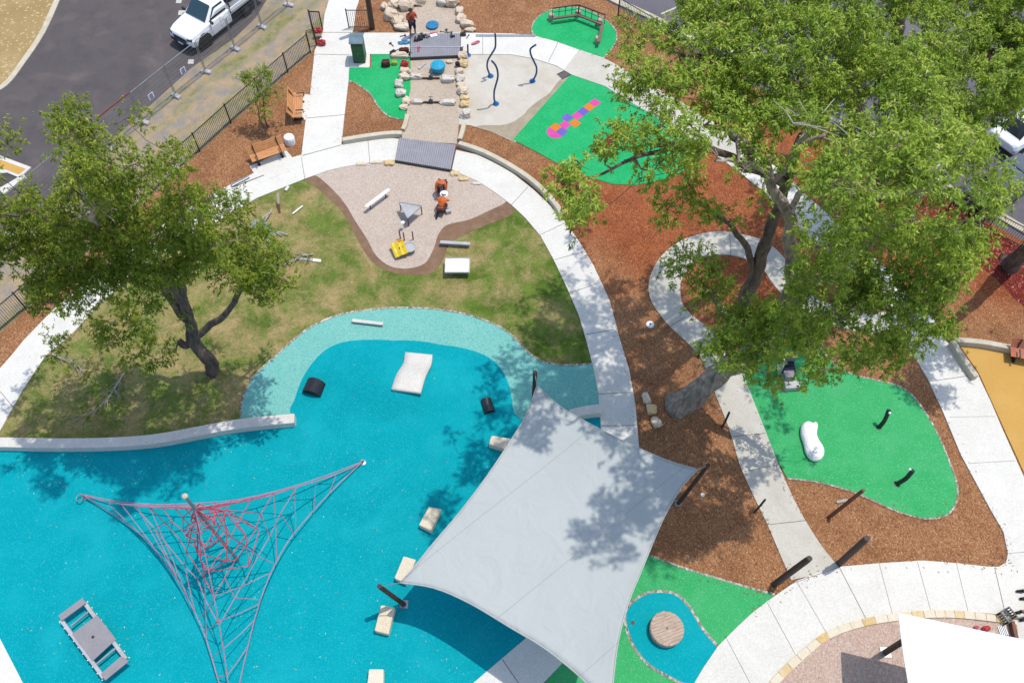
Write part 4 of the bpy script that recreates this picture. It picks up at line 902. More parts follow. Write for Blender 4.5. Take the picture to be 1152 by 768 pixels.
t = thing('white_tray_table', 'shallow white square tray with rounded corners standing on the lawn', 'tray', W(514.5, 298))
c = W(514.5, 298.5, .4); s = ppm(514, 298); q = MB(); q.box((c.x, c.y, .37), (28/s, .80, .06)); q.build('tray', M['white'], t, world=True, bevel=.06, bseg=3)
q = MB(); hw, hh = 13.4/s, .39
for a, b2 in (((-hw, -hh), (hw, -hh)), ((hw, -hh), (hw, hh)), ((hw, hh), (-hw, hh)), ((-hw, hh), (-hw, -hh))): q.bar((c.x+a[0], c.y+a[1], .42), (c.x+b2[0], c.y+b2[1], .42), .03, .05)
q.build('rim', M['lightgrey'], t, world=True)
for sx in (-1, 1):
    for sy in (-1, 1): q = MB(); q.tube([(c.x+sx*.4, c.y+sy*.3, .04), (c.x+sx*.4, c.y+sy*.3, .35)], .02, 6); q.build('leg', M['steel'], t, world=True)
# pile of tubes on the lawn
t = thing('tube_bundle', 'loose bundle of pale blue and grey tubes on the lawn by the left crown', 'tube bundle', W(300, 258))
rnd = random.Random(4)
for k in range(16):
    a = W(286+rnd.uniform(-7, 12), 253+rnd.uniform(-5, 4), .06+.02*k); ln = rnd.uniform(.5, 1.5); th = rnd.choice([-.45, -.3, -.55, .9, 1.3, -1.1])+rnd.uniform(-.2, .2)
    q = MB(); q.tube([a, a+Vector((ln*math.cos(th), ln*math.sin(th), rnd.uniform(-.02, .08)))], .028, 6); q.build('tube', M['lightgrey'] if k % 3 else simple('pale teal tube', A(120, 196, 196)), t, world=True)
# slab on the mound
t = thing('wave_slab', 'white wavy climbing slab lying on the blue mound', 'climbing slab', W(462, 420)); n = 16; q = MB(); vs = []
Lp = [(456, 397), (453.8, 409), (446.5, 421), (440.5, 438)]; Rp = [(486.5, 400), (485, 411), (478.5, 425), (473.5, 442.5)]
Lc, Rc = crom(Lp, 6), crom(Rp, 6)
for i in range(len(Lc)):
    z = .62 + .07*math.sin(i/len(Lc)*math.pi*2.2); 
    for k in range(5):
        a = Lc[i].lerp(Rc[i], k/4); vs.append(W(a.x, a.y, z))
m = len(Lc); fs = [(i*5+k, i*5+k+1, (i+1)*5+k+1, (i+1)*5+k) for i in range(m-1) for k in range(4)]
q.add(vs, fs); o = q.build('slab', M['whitewall'], t, world=True, smooth=True); s3 = o.modifiers.new('Solidify', 'SOLIDIFY'); s3.thickness = .12; s3.offset = 0
q = MB(); 
for (x, y) in [(463, 405), (482, 406), (448, 433), (468, 436)]:
    p = W(x, y, .5); q.box((p.x, p.y, .35), (.1, .1, .4))
q.build('footing', M['whitewall'], t, world=True)
# black tunnel mouths
def tunnel(px, py, yaw, w, label):
    p = W(px, py, .25); t = thing('tunnel_mouth', label, 'tunnel', (p.x, p.y, .06), yaw, 'tunnel mouths in the blue mound')
    q = MB(); n = 14; ribs = 7; vs = []; R0 = w/2
    for i in range(ribs*2+1):
        x = -.26 + .62*i/(ribs*2); rr = R0*(1.0 + (.05 if i % 2 else 0))
        for k in range(n+1):
            a = math.pi*k/n; vs.append((x - .22*(1-math.sin(a))*0, rr*math.cos(a), .0+rr*math.sin(a)*1.05))
    m = ribs*2+1; fs = [(i*(n+1)+k, i*(n+1)+k+1, (i+1)*(n+1)+k+1, (i+1)*(n+1)+k) for i in range(m-1) for k in range(n)]
    q.add(vs, fs); o = q.build('ribbed_pipe', M['blackplastic'], t); s4 = o.modifiers.new('Solidify', 'SOLIDIFY'); s4.thickness = .03
    q = MB(); vs = [(-.24, R0*.97*math.cos(math.pi*k/n), .02+R0*.9*math.sin(math.pi*k/n)) for k in range(n+1)]
    q.add(vs, [tuple(range(n+1))]); q.build('painted_interior_dark', M['rubberblack'], t)  # flat black sheet across the pipe, painted darkness of the hollow inside
    return t
tunnel(352, 436, 1.30, .78, 'black ribbed tunnel mouth on the left side of the blue mound')
tunnel(549, 456, 1.85, .44, 'black ribbed tunnel mouth on the right side of the blue mound')
# stepping blocks
def blk(c4, h, label):
    P4 = [W(x, y, h) for x, y in c4]; c = sum(P4, Vector())/4; q = MB()
    q.prism([(p.x, p.y) for p in P4], .05, h); o = q.build('sandstone_block', M['block'], loc=(c.x, c.y, 0), bevel=.035); return tag(o, label, 'stone block', 'stepping blocks on the blue rubber')
blk([(482.6, 569.5), (496.7, 572), (485, 597), (471, 590)], .38, 'pale sandstone block highest of the row left of the grey sail, clear of its edge')
blk([(454, 625), (468, 629), (457, 656), (443.5, 650)], .38, 'sandstone block partly under the left corner of the grey sail')
blk([(428.5, 680), (444.5, 682.5), (437, 713), (421, 709)], .38, 'sandstone block just below the dark sail post')
blk([(415, 752), (431.5, 752), (431, 776), (412, 776)], .38, 'honey coloured block cut by the bottom edge of the photo')
blk([(553, 489.5), (575, 493), (568, 505), (549.5, 499.5)], .38, 'sandstone block poking out from the upper left edge of the grey sail')
# round timber disc
c = W(750.5, 706.5, .40); t = thing('timber_disc', 'round weathered timber platform in the small blue island', 'timber platform', (c.x, c.y, .06))
q = MB(); vs = []; n = 40
prof = [(.58, 0), (.60, .30), (.585, .34), (.05, .345)]
q.lathe((0, 0, 0), prof, n); q.build('platform', M['stumpwood'], t, bevel=.0)
q = MB()
for k in range(-5, 6):
    y = k*.108; hl = math.sqrt(max(.01, .565**2-y*y)); q.box((0, y, .356), (2*hl, .092, .018), 0)
o = q.build('boards', M['stumpwood'], t); o.rotation_euler = (0, 0, .35)
q = MB(); q.lathe((0, 0, .362), [(.035, 0), (.035, .02)], 12); q.build('centre_bolt', M['black'], t)
q = MB(); c = W(712, 700, .06); q.lathe((0, 0, 0), [(.07, 0), (.07, .012)], 14); o = q.build('cover_cap', M['brownpipe'], loc=(0, 0, 0)); o.location = (c.x, c.y, .063); tag(o, 'small brown round cap in the blue island', 'cap')
# white rock form
c = W(913, 497, .2); out = [(901, 481), (902.5, 477), (907, 474), (911, 474.5), (914, 477), (917, 474.5), (920, 476.5), (919.5, 482), (918, 488), (920, 495), (926, 502), (927.5, 509), (925, 516), (918, 519), (911, 516), (906, 508), (905, 499), (901, 490)]
P0 = [W(x, y, .2) for x, y in out]; cen = sum(P0, Vector())/len(P0); q = MB(); rings = [(.90, .05), (1.06, .14), (1.04, .24), (.88, .34), (.58, .40), (.2, .42)]; vs = []
spine = [W(910, 482, .2), W(913, 497, .2), W(918, 508, .2)]
for k, z in rings:
    for p in P0:
        near = min(spine, key=lambda s: (s-p).length); vs.append((near.x+(p.x-near.x)*k, near.y+(p.y-near.y)*k, z))
n = len(P0); fs = [(i*n+k, i*n+(k+1) % n, (i+1)*n+(k+1) % n, (i+1)*n+k) for i in range(len(rings)-1) for k in range(n)]+[tuple((len(rings)-1)*n+k for k in range(n))]
q.add(vs, fs); o = q.build('white_boulder', M['whitestone'], loc=(cen.x, cen.y, 0), smooth=True); bpy_fix(o)
sm = o.modifiers.new('Subsurf', 'SUBSURF'); sm.levels = sm.render_levels = 2
tag(o, 'smooth white elongated boulder on the green rubber', 'boulder')
# spring posts with white handles on green
for i, (b0, tp, lab) in enumerate([((989, 480.5), (1000, 461), 'short dark post with white knob on green rubber, upper of two'), ((1009, 544), (1027, 529), 'short dark post with white knob on green rubber, lower of two')]):
    a = W(*b0, .06); bt = W(*tp, 1.0); t = thing('play_post', lab, 'play post', (a.x, a.y, .06), 0, 'dark play posts on the green rubber')
    m1 = a.lerp(bt, .5)+Vector((.02, -.06, 0)); q = MB(); q.tube([v - Vector((a.x, a.y, .06)) for v in crom([a, m1, bt], 4)], .085, 10); q.build('post', simple('dark green post', A(30, 52, 44)), t)
    q = MB(); e = bt-Vector((a.x, a.y, .06)); q.blob((e.x-.09+.1*(1-i), e.y+(.05 if i else -.12), e.z-.02), (.05, .05, .05), 2, .2); q.build('knob', M['white'], t)
    q = MB(); q.lathe((0, 0, 0), [(.12, 0), (.12, .01)], 14); q.build('base_ring', M['steel_dark'], t)
# timber posts in the mulch
for i, (b0, tp, z, r, mt, lab) in enumerate([((848.5, 576), (861, 561.5), 1.0, .04, 'post', 'short thin dark post at the left edge of the looping path'), ((812, 481), (820.5, 463.5), .95, .045, 'post', 'short dark post beside the looping path below the big trunk'), ((932, 582), (971.5, 551), 2.3, .07, 'postred', 'leaning red brown post below the green rubber edge'), ((944, 633.5), (975.5, 605), 2.7, .115, 'post', 'thick dark upright log standing at the corner of two paths'), ((871, 657), (911, 627.5), 2.7, .11, 'post', 'thick dark leaning log overlapping the foot of the looping path'), ((785.5, 402), (788.5, 386), .8, .05, 'post', 'thin dark post beside the looping path left of the big trunk')]):
    a = W(*b0, .03); bt = W(*tp, z); q = MB(); pts = [a, a.lerp(bt, .45)+Vector((.02, .01, 0)), bt]
    q.tube([p - a for p in crom(pts, 4)], [r*1.05]*4+[r]*4+[r*.9], 12, True, .12); o = q.build('timber_post', M[mt], loc=(0, 0, 0)); o.location = a; tag(o, lab, 'timber post', 'timber posts in the mulch beds')
rail_bench((941, 564.5), (954, 562), .08, .12, 'short bleached offcut on the mulch behind the leaning red brown post', M['deadwood'], 'timber_offcut', 'offcut', False, .05)
# markers
for (x, y, r, lab, hole) in [(731.5, 365, .17, 'white ring shaped cover with dark centre on the mulch', True), (790.5, 556.5, .075, 'tiny white cap on the mulch right of the sail', False)]:
    c = W(x, y, .06); t = thing('ground_cap', lab, 'cap', (c.x, c.y, .03)); q = MB(); q.lathe((0, 0, 0), [(r, 0), (r, .05), (r*.8, .07)], 20); q.build('cover', M['white'], t)
    if hole: q = MB(); q.lathe((0, 0, .07), [(.045, 0), (.045, .01)], 12); q.build('centre', M['steel_dark'], t)
# playhouse under the tree
t = thing('play_cube', 'grey and white play unit with a lime roof panel under the big tree', 'play unit', W(888, 430))
def pbox(name, px, py, z, size, rz, mat): c = W(px, py, z); q = MB(); q.box((c.x, c.y, z), size, rz); q.build(name, M[mat], t, world=True, bevel=.02)
pbox('lower_step', 891, 434, .18, (.66, .34, .3), .05, 'lightgrey'); pbox('upper_step', 886.5, 424, .32, (.42, .34, .55), .1, 'greydeck'); pbox('side_wall', 879, 411, .55, (.08, .7, 1.0), -.3, 'lightgrey'); pbox('dark_seat', 886, 413, .35, (.6, .5, .1), .05, 'navy'); pbox('back_wall', 888, 404, .5, (.6, .06, .9), .05, 'greydeck'); pbox('roof_panel', 889, 399, 1.05, (.62, .28, .04), .05, 'lime')
# ---------------------------------------------------------------- boat-like rocker
t = thing('rocking_platform', 'grey and white rocking platform with three treads on the blue rubber', 'rocking platform', W(105, 722))
zt = .48
def tread(name, pts, z): q = MB(); P4 = [W(x, y, z) for x, y in pts]; q.prism([(p.x, p.y) for p in P4], z-.06, z); q.build(name, M['greydeck'], t, world=True, bevel=.015)
tread('centre_deck', [(81, 712.5), (109, 691), (130.5, 718.5), (104, 743)], zt)
tread('end_seat', [(65.5, 692), (92.5, 672), (96.5, 678), (69, 698)], zt+.06); tread('end_seat', [(113.5, 757), (136, 737.5), (145, 743), (118, 765)], zt+.06)
for a, b2 in (((69, 697), (117, 762)), ((95.5, 678), (142, 741))):
    q = MB(); q.bar(W(*a, zt-.09), W(*b2, zt-.09), .13, .12); q.build('side_beam', M['lightgrey'], t, world=True, bevel=.02)
    q = MB()
    pa, pb = W(*a, zt), W(*b2, zt); d = (pb-pa).normalized(); n = Vector((-d.y, d.x, 0))*(.09 if a[0] > 80 else -.09)
    for k in range(10): p = pa.lerp(pb, k/9)+n; q.blob((p.x, p.y, zt-.05), (.022, .022, .022), k, .1, 1, 8, 5)
    q.build('bolt_caps', M['white'], t, world=True)
for a, b2 in (((80, 704), (102, 686)), ((107, 748), (130, 729))):
    q = MB(); q.bar(W(*a, zt-.1), W(*b2, zt-.1), .06, .06); q.build('crossbar', M['steel'], t, world=True)
q = MB(); p = W(105, 721, .2); q.lathe((p.x-.03, p.y+.05, .05), [(.3, 0), (.3, .04), (.14, .06), (.14, .32)], 16); q.build('spring_base', M['steel_dark'], t, world=True)
q = MB(); p = W(104.5, 716, zt+.01); q.blob((p.x, p.y, zt), (.055, .05, .012), 1, .3); q.build('centre_plug', M['black'], t, world=True)
# ---------------------------------------------------------------- rope net pyramid
t = thing('rope_net', 'triangular rope climbing net in lilac and red around a central mast', 'climbing net', W(268, 630))
base = W(268, 630, .05); top = Vector((base.x, base.y, 6.3))
corners = [W(92, 556, .35), W(408, 519, .15), W(259, 800, .15)]
q = MB(); q.tube([base, base.lerp(top, .5), top], [.065, .06, .055], 12); q.build('mast', M['steel'], t, world=True)
q = MB(); q.blob(top, (.10, .10, .08), 2, .05); q.build('mast_cap', M['kerb'], t, world=True)
edge_pic = [[(92, 556), (135, 564), (176, 567), (215, 566), (265, 562), (315, 551), (360, 537), (408, 519)],
            [(408, 519), (375, 550), (343, 585), (320, 615), (300, 655), (287, 695), (277, 735), (262, 800)],
            [(256, 800), (244, 760), (236, 732), (227, 705), (210, 671), (192, 641), (155, 598), (92, 556)]]
edges3 = []
for ei, e in enumerate(edge_pic):
    c = crom(e, 4); m = len(c); pts = [W(p.x, p.y, .18 + (.9 if ei == 0 else .45)*math.sin(math.pi*i/(m-1))**1.2) for i, p in enumerate(c)]
    edges3.append(pts); q = MB(); q.tube(pts, .020, 6); q.build('edge_rope', M['rope'], t, world=True)
def at(pts, s): f2 = min(max(s, 0), .9999)*(len(pts)-1); i = int(f2); return pts[i].lerp(pts[i+1], f2-i)
rn = random.Random(3)
head = top - Vector((0, 0, 1.0)); ridges = []
mastb = Vector((base.x, base.y, 0))
for i, cpt in enumerate(corners):
    R_ = []
    for k in range(25):
        s = k/24; p = cpt.lerp(head, s); p.z = cpt.z + (head.z-cpt.z)*(s**1.35); R_.append(p)
    ridges.append(R_); q = MB(); q.tube(R_, .018, 6); q.build('ridge_rope', M['ropepink'], t, world=True)
def rope2(mb, a, b2, r=.014, sg=.05):
    m3 = (a+b2)/2; m3.z -= sg*(a-b2).length; mb.tube([a, m3, b2], r, 5)
outer = MB(); inner = MB()
for i in range(3):
    Ri = ridges[i]; E1 = edges3[i]; E0 = edges3[(i+2) % 3]      # E1 leaves the corner, E0 arrives at it
    for k, s in enumerate((.20, .34, .48, .60)):
        jit = rn.uniform(-.03, .03)
        rope2(outer, at(Ri, s), at(E1, s*.78+jit)); rope2(outer, at(Ri, s), at(E0, 1-s*.78+jit))
for i in range(3):
    Ra, Rb = ridges[i], ridges[(i+1) % 3]; E1 = edges3[i]; prevrow = [at(E1, v) for v in (.36, .43, .5, .57, .64)]
    for k, s in enumerate((.46, .60, .72, .83, .92)):
        a, b2 = at(Ra, s), at(Rb, s); pull = .16*(1-s)+.04; row = []
        for v in (.17, .34, .5, .66, .83):
            p = a.lerp(b2, v); w = math.sin(math.pi*v); p = p.lerp(Vector((base.x, base.y, p.z)), -.0+pull*w); p.z -= .55*w*(1-s*.6); p += Vector((rn.uniform(-1, 1), rn.uniform(-1, 1), rn.uniform(-1, 1)))*.09*(1.25-s); row.append(p)
        mb_ = outer if k < 1 else inner
        chain = [a]+row+[b2]
        for j in range(len(chain)-1): mb_.tube([chain[j], chain[j+1]], .016, 5)
        for j in range(5):
            if j in (1, 3) and k != 3: continue
            jj = min(4, max(0, j+(rn.choice((-1, 0, 1)) if rn.random() < .3 else 0)))
            (outer if k < 2 else inner).tube([prevrow[jj], row[j]], .016, 5)
        prevrow = row
    for p in prevrow[::2]: inner.tube([p, head], .018, 5)
outer.build('outer_net', M['ropepink'], t, world=True); inner.build('inner_net', M['ropered'], t, world=True)
q = MB()
rings3 = []
for zz, rr in ((4.6, .45), (3.6, .7), (2.6, .95), (1.7, 1.1)):
    ring = [Vector((base.x+rr*math.cos(a+zz)*rn.uniform(.8, 1.2), base.y+rr*math.sin(a+zz)*rn.uniform(.8, 1.2), zz+rn.uniform(-.15, .15))) for a in [k*1.2566 for k in range(5)]]
    rings3.append(ring)
    for k in range(5): q.tube([ring[k], ring[(k+1) % 5]], .018, 5)
for k in range(5):
    prev = head
    for ring in rings3: q.tube([prev, ring[k]], .018, 5); prev = ring[k]
q.build('core_net', M['ropered'], t, world=True)
q = MB()
for i, cpt in enumerate(corners):
    q.lathe((cpt.x, cpt.y, .05), [(.12, 0), (.12, .03), (.05, .05), (.04, .25)], 12)
ring = [Vector((corners[0].x-.08+.12*math.cos(a), corners[0].y-.10+.15*math.sin(a), .28)) for a in [k*.5236 for k in range(13)]]; q.tube(ring, .018, 6, False)
q.build('anchor', M['steel'], t, world=True)
# ---------------------------------------------------------------- shade sails
def coons(edges, zs, n=28):
    """edges: top(left->right), right(top->bottom), bottom(left->right), left(top->bottom) picture curves"""
    E = []
    for e in edges:
        c = crom(e, 8); E.append(c)
    def ev(c, s): f2 = s*(len(c)-1); i = min(int(f2), len(c)-2); return c[i].lerp(c[i+1], f2-i)
    tl, tr, bl, br = E[0][0], E[0][-1], E[2][0], E[2][-1]; vs = []
    for j in range(n+1):
        v = j/n
        for i in range(n+1):
            u = i/n
            p = (ev(E[0], u)*(1-v)+ev(E[2], u)*v) + (ev(E[3], v)*(1-u)+ev(E[1], v)*u) - (tl*(1-u)*(1-v)+tr*u*(1-v)+bl*(1-u)*v+br*u*v)
            z = zs[0]*(1-u)*(1-v)+zs[1]*u*(1-v)+zs[2]*(1-u)*v+zs[3]*u*v
            z -= .25*math.sin(math.pi*u)*math.sin(math.pi*v)
            vs.append(W(p.x, p.y, z))
    fs = [(j*(n+1)+i, (j+1)*(n+1)+i, (j+1)*(n+1)+i+1, j*(n+1)+i+1) for j in range(n) for i in range(n)]
    return vs, fs
def sail(name, label, edges, zs, mat, loc):
    t = thing(name, label, 'shade sail', loc); vs, fs = coons(edges, zs); q = MB(); q.add(vs, fs)
    o = q.build('cloth', mat, t, world=True, smooth=True); s5 = o.modifiers.new('Solidify', 'SOLIDIFY'); s5.thickness = .012
    n = 29; q = MB()
    bd = [vs[i] for i in range(n)] + [vs[i*n+n-1] for i in range(1, n)] + [vs[(n-1)*n+i] for i in range(n-2, -1, -1)] + [vs[i*n] for i in range(n-2, 0, -1)] + [vs[0]]
    q.tube(bd, .022, 6, False); q.build('hem', mat, t, world=True)
    return t, vs
tg, vsg = sail('shade_sail', 'large grey four cornered shade sail dappled with tree shadow', [
    [(604, 434), (633, 459), (676, 483), (721, 505), (758, 520), (785, 527.5)],
    [(785, 527.5), (768, 546), (751, 574), (738, 602), (724, 636), (706, 681), (694, 730), (687, 796)],
    [(450, 655), (488, 661), (528, 678), (575, 706), (610, 727), (640, 750), (664, 772), (687, 796)],
    [(604, 434), (592, 466), (576, 493), (548, 535), (517, 576), (488, 610), (467, 636), (450, 655)]], (4.2, 3.6, 3.0, 4.2), M['sailgrey'], W(620, 600))
tw, vsw = sail('shade_sail', 'bright white shade sail cut off at the lower right corner', [
    [(1011, 690), (1060, 700), (1110, 711), (1152, 719.5), (1190, 726)],
    [(1190, 726), (1185, 760), (1190, 800), (1200, 840)],
    [(1030, 850), (1090, 840), (1140, 838), (1200, 840)],
    [(1011, 690), (1016, 730), (1022, 768), (1026, 800), (1030, 850)]], (3.3, 3.6, 3.6, 3.3), M['sailwhite'], W(1060, 760))
def sailpost(base, topp, z, r, label, corner=None, grp='posts carrying the shade sails'):
    b0 = W(*base, .05); tp = W(*topp, z); t = thing('sail_post', label, 'post', b0, 0, grp)
    q = MB(); q.tube([b0, tp], [r*1.05, r*.95], 14); q.build('shaft', M['post' if 'timber' in label else 'steel_dark'] if False else M['post'], t, world=True)
    q = MB(); q.box((b0.x, b0.y, .07), (r*3.4, r*3.4, .04)); q.build('base_plate', M['steel'], t, world=True)
    if corner is not None: q = MB(); q.tube([tp+Vector((0, 0, -.08)), corner], .014, 6); q.build('cable', M['steel'], t, world=True)
n = 29
sailpost((599.5, 474), (602, 418.5), 4.2, .085, 'slim dark post at the top corner of the grey sail', vsg[0])
sailpost((763, 566), (797, 522.5), 3.5, .075, 'leaning dark post at the right corner of the grey sail', vsg[n-1])
sailpost((454.5, 679.5), (426.5, 659), 2.8, .085, 'leaning dark post at the left corner of the grey sail', vsg[(n-1)*n])
sailpost((690, 850), (690, 800), 4.3, .10, 'dark post at the bottom corner of the grey sail below the frame', vsg[-1])
sailpost((996, 733.5), (1036, 708), 3.2, .10, 'brown post on a plate under the corner of the white sail', None)
# ---------------------------------------------------------------- things lying around
def put(q, name, mat, px, py, z, label, cat, rz=0, group=None, bevel=.01, zz=None):
    c = W(px, py, z); o = q.build(name, M[mat], loc=(0, 0, 0), bevel=bevel); o.location = (c.x, c.y, z if zz is None else zz); o.rotation_euler = (0, 0, rz); return tag(o, label, cat, group)
def bag(px, py, z, s, mat, label, hmat='black', cat='bag', name='bag'):
    c = W(px, py, z); t = thing(name, label, cat, (c.x, c.y, z), 0, None)
    q = MB(); q.blob((0, 0, s*.4), (s*.55, s*.4, s*.45), int(px), .25, 2, 12, 8, 0, None, .6); q.build('body', M[mat], t)
    q = MB(); q.tube([(s*.3*math.cos(a), 0, s*.75+s*.25*math.sin(a)) for a in [k*math.pi/6 for k in range(7)]], .018, 5); q.build('strap', M[hmat], t)
bag(434.5, 74, .06, .42, 'maroon', 'dark brown backpack on the green rubber'); bag(455.5, 75, .1, .40, 'red', 'red bag by the stream boulders'); bag(452.5, 59, .09, .3, 'maroon', 'maroon bag on the upper path, left one of two'); bag(457, 58.5, .09, .3, 'maroon', 'maroon bag on the upper path, right one beside the boardwalk')
bag(444, 72.5, .06, .26, 'lime', 'small lime bag on the green rubber between two darker bags', 'lime'); bag(515, 73.5, .15, .24, 'navy', 'small dark blue bag on the right stream boulders')
q = MB(); q.blob((0, 0, .04), (.28, .14, .05), 3, .6, 3); put(q, 'cloth', 'discblue', 455.5, 48.5, .085, 'crumpled blue cloth on the upper path left of the boardwalk', 'cloth', .1, bevel=0)
q = MB(); q.blob((0, 0, .04), (.26, .09, .05), 6, .6, 3); put(q, 'cloth', 'pink', 535, 49, .085, 'crumpled pink cloth on the upper path right of the boardwalk', 'cloth', .5, bevel=0)
q = MB(); q.box((0, 0, .03), (.5, .12, .06)); put(q, 'timber_offcut', 'lightgrey', 474.5, 75, .06, 'grey offcut lying slanted in the stream bed left of the cyan dish', 'offcut', .95)
q = MB(); q.box((0, 0, .01), (.36, .2, .02)); put(q, 'paper_sheet', 'white', 488, 40, .25, 'white paper sheet on the upper boardwalk', 'paper', .3, bevel=0)
q = MB(); q.box((0, 0, .012), (.4, .1, .02)); put(q, 'card_strip', 'pink', 488, 37.5, .25, 'pink strip beside the white paper on the upper boardwalk', 'card', .15, bevel=0)
q = MB(); q.tube([(0, -.12, .02), (.05, 0, .05), (0, .14, .02)], .04, 6); q.box((.02, .18, .03), (.16, .06, .05)); put(q, 'clamp', 'pink', 470.5, 56.5, .25, 'pink red clamp on the lower half of the upper boardwalk', 'clamp', 0, bevel=0)
rr = random.Random(9)
spots = [(467, 45.5), (470, 43), (472.5, 45), (476, 41.5), (478, 43), (474, 40.5), (481, 41), (505, 37), (508, 41), (503, 36), (521, 40), (526, 42), (463, 62), (470, 63.5), (441, 51), (446, 57), (442, 60), (453, 41), (519, 57), (499, 36.5)]
whr = ['near the person', 'beside the person boots', 'left of the boardwalk centre', 'next to the paper, left', 'between person and paper', 'above the tool heap', 'close to the paper sheet', 'at the top edge of the boardwalk, right of centre', 'alone on the boardwalk right half', 'on the boardwalk top edge', 'just off the boardwalk top right corner', 'right of the top right corner stones', 'at the lower left corner of the boardwalk', 'hanging over the lower boardwalk edge', 'alone on the path left of the blue cloth', 'on the path above the maroon bags', 'on the path at the green rubber edge', 'on the path above the blue cloth', 'at the right end of the cover strip', 'by the boardwalk top edge, centre right']
kinds = ['drill', 'hammer', 'tool_box', 'drill', 'wrench', 'hammer', 'wrench', 'wrench', 'drill', 'hammer', 'tool_box', 'wrench', 'tool_box', 'drill', 'hammer', 'wrench', 'tool_box', 'hammer', 'tool_box', 'wrench']
for i, (x, y) in enumerate(spots):
    on = 462 < x < 518 and 37 < y < 62; z = .25 if on else .09; c = W(x, y, z); k = kinds[i]
    q = MB()
    if k == 'drill': q.box((0, 0, .1), (.26, .08, .09)); q.box((-.06, -.08, .05), (.07, .2, .07)); q.tube([(.12, 0, .1), (.22, 0, .1)], .02, 6)
    elif k == 'hammer': q.bar((-.15, 0, .03), (.15, 0, .03), .03, .03); q.box((.15, 0, .04), (.05, .14, .05))
    elif k == 'wrench': q.bar((-.14, 0, .02), (.14, 0, .02), .035, .02); q.box((.16, .02, .02), (.07, .03, .02), .5); q.box((.16, -.02, .02), (.07, .03, .02), -.5)
    else: q.box((0, 0, .07), (.3, .16, .14)); q.box((0, 0, .16), (.14, .02, .03))
    o = q.build(k, M['blackplastic' if i % 3 else 'steel_dark'], loc=(0, 0, 0)); o.location = (c.x, c.y, z); o.rotation_euler = (0, 0, rr.uniform(0, 3.1))
    tag(o, 'dark '+k.replace('_', ' ')+' '+whr[i], 'tool', 'tools lying around the upper boardwalk')
# crate, grate and bits at the lower right
c = W(1133, 692, .25); t = thing('crate', 'black open crate on the kerb at the right edge', 'crate', (c.x, c.y, .14), .5)
q = MB()
for k in range(5):
    for s in (-1, 1): q.box((s*.2, -.17+k*.085, .13), (.03, .04, .24)); q.box((-.17+k*.085, s*.2, .13), (.04, .03, .24))
for z in (.02, .25):
    for s in (-1, 1): q.box((s*.2, 0, z), (.035, .43, .03)); q.box((0, s*.2, z+.002), (.43, .035, .03))
q.build('sides', M['blackplastic'], t); q = MB()
for k in range(6): q.box((-.17+k*.068, 0, .012), (.02, .38, .02))
for k in range(6): q.box((0, -.17+k*.068, .016), (.38, .02, .02))
q.build('base', M['steel_dark'], t)
q = MB(); q.bar((-.25, .0, .02), (.35, .1, .02), .05, .03); put(q, 'flat_bar', 'black', 1143, 697, .14, 'thin black bar lying by the crate', 'bar', 0, bevel=0)
q = MB()
for k in range(5): q.box((-.12+k*.06, 0, .015), (.03, .34, .03))
put(q, 'grate', 'steel', 1128, 709, .065, 'small grey slotted grate beside the white sail edge', 'grate', .1, bevel=0)
q = MB(); q.blob((0, 0, .06), (.16, .1, .09), 3, .3, 2); put(q, 'glove', 'red', 1108.5, 707, .065, 'red crumpled glove beside the white sail edge, brighter of two', 'glove', .2, bevel=0)
q = MB(); q.blob((0, 0, .04), (.1, .06, .05), 8, .3, 2); put(q, 'glove', 'pink', 1098, 705.5, .065, 'faded pink glove beside the white sail edge', 'glove', .2, bevel=0)
q = MB(); a, b2 = W(1138, 699, .2), W(1143, 720, .2); q.bar(a, b2, .12, .22); o = q.build('retaining_timber', M['postred'], loc=(a.x, a.y, 0)); tag(o, 'short dark brown edging timber next to the grate', 'edging timber')
EXPO = 0.70
# ---------------------------------------------------------------- people
def skin(name, chains, mat, parent, sub=1):
    """chains: list of lists of (key, point, radius); shared keys join"""
    keys = {}; vs = []; rad = []; es = []
    for ch in chains:
        prev = None
        for k, p, r in ch:
            if k not in keys: keys[k] = len(vs); vs.append(tuple(p)); rad.append(r)
            i = keys[k]
            if prev is not None and prev != i: es.append((prev, i))
            prev = i
    me = bpy.data.meshes.new(name); me.from_pydata(vs, es, []); o = bpy.data.objects.new(name, me); C.objects.link(o)
    m = o.modifiers.new('Skin', 'SKIN'); m.use_smooth_shade = True
    for i, sv in enumerate(me.skin_vertices[0].data): sv.radius = (rad[i], rad[i]); sv.use_root = (i == 0)
    s = o.modifiers.new('Subsurf', 'SUBSURF'); s.levels = s.render_levels = sub
    me.materials.append(mat); o.parent = parent
    # freeze to real geometry
    dg = bpy.context.evaluated_depsgraph_get(); ev = o.evaluated_get(dg); nm = bpy.data.meshes.new_from_object(ev)
    o.modifiers.clear(); o.data = nm
    for p in nm.polygons: p.use_smooth = True
    return o
def join_into(o, mb):
    bm = bmesh.new(); bm.from_mesh(o.data); me2 = bpy.data.meshes.new('tmp'); me2.from_pydata([tuple(v) for v in mb.v], [], mb.f); bm.from_mesh(me2); bm.to_mesh(o.data); bm.free()
    for p in o.data.polygons: p.use_smooth = True
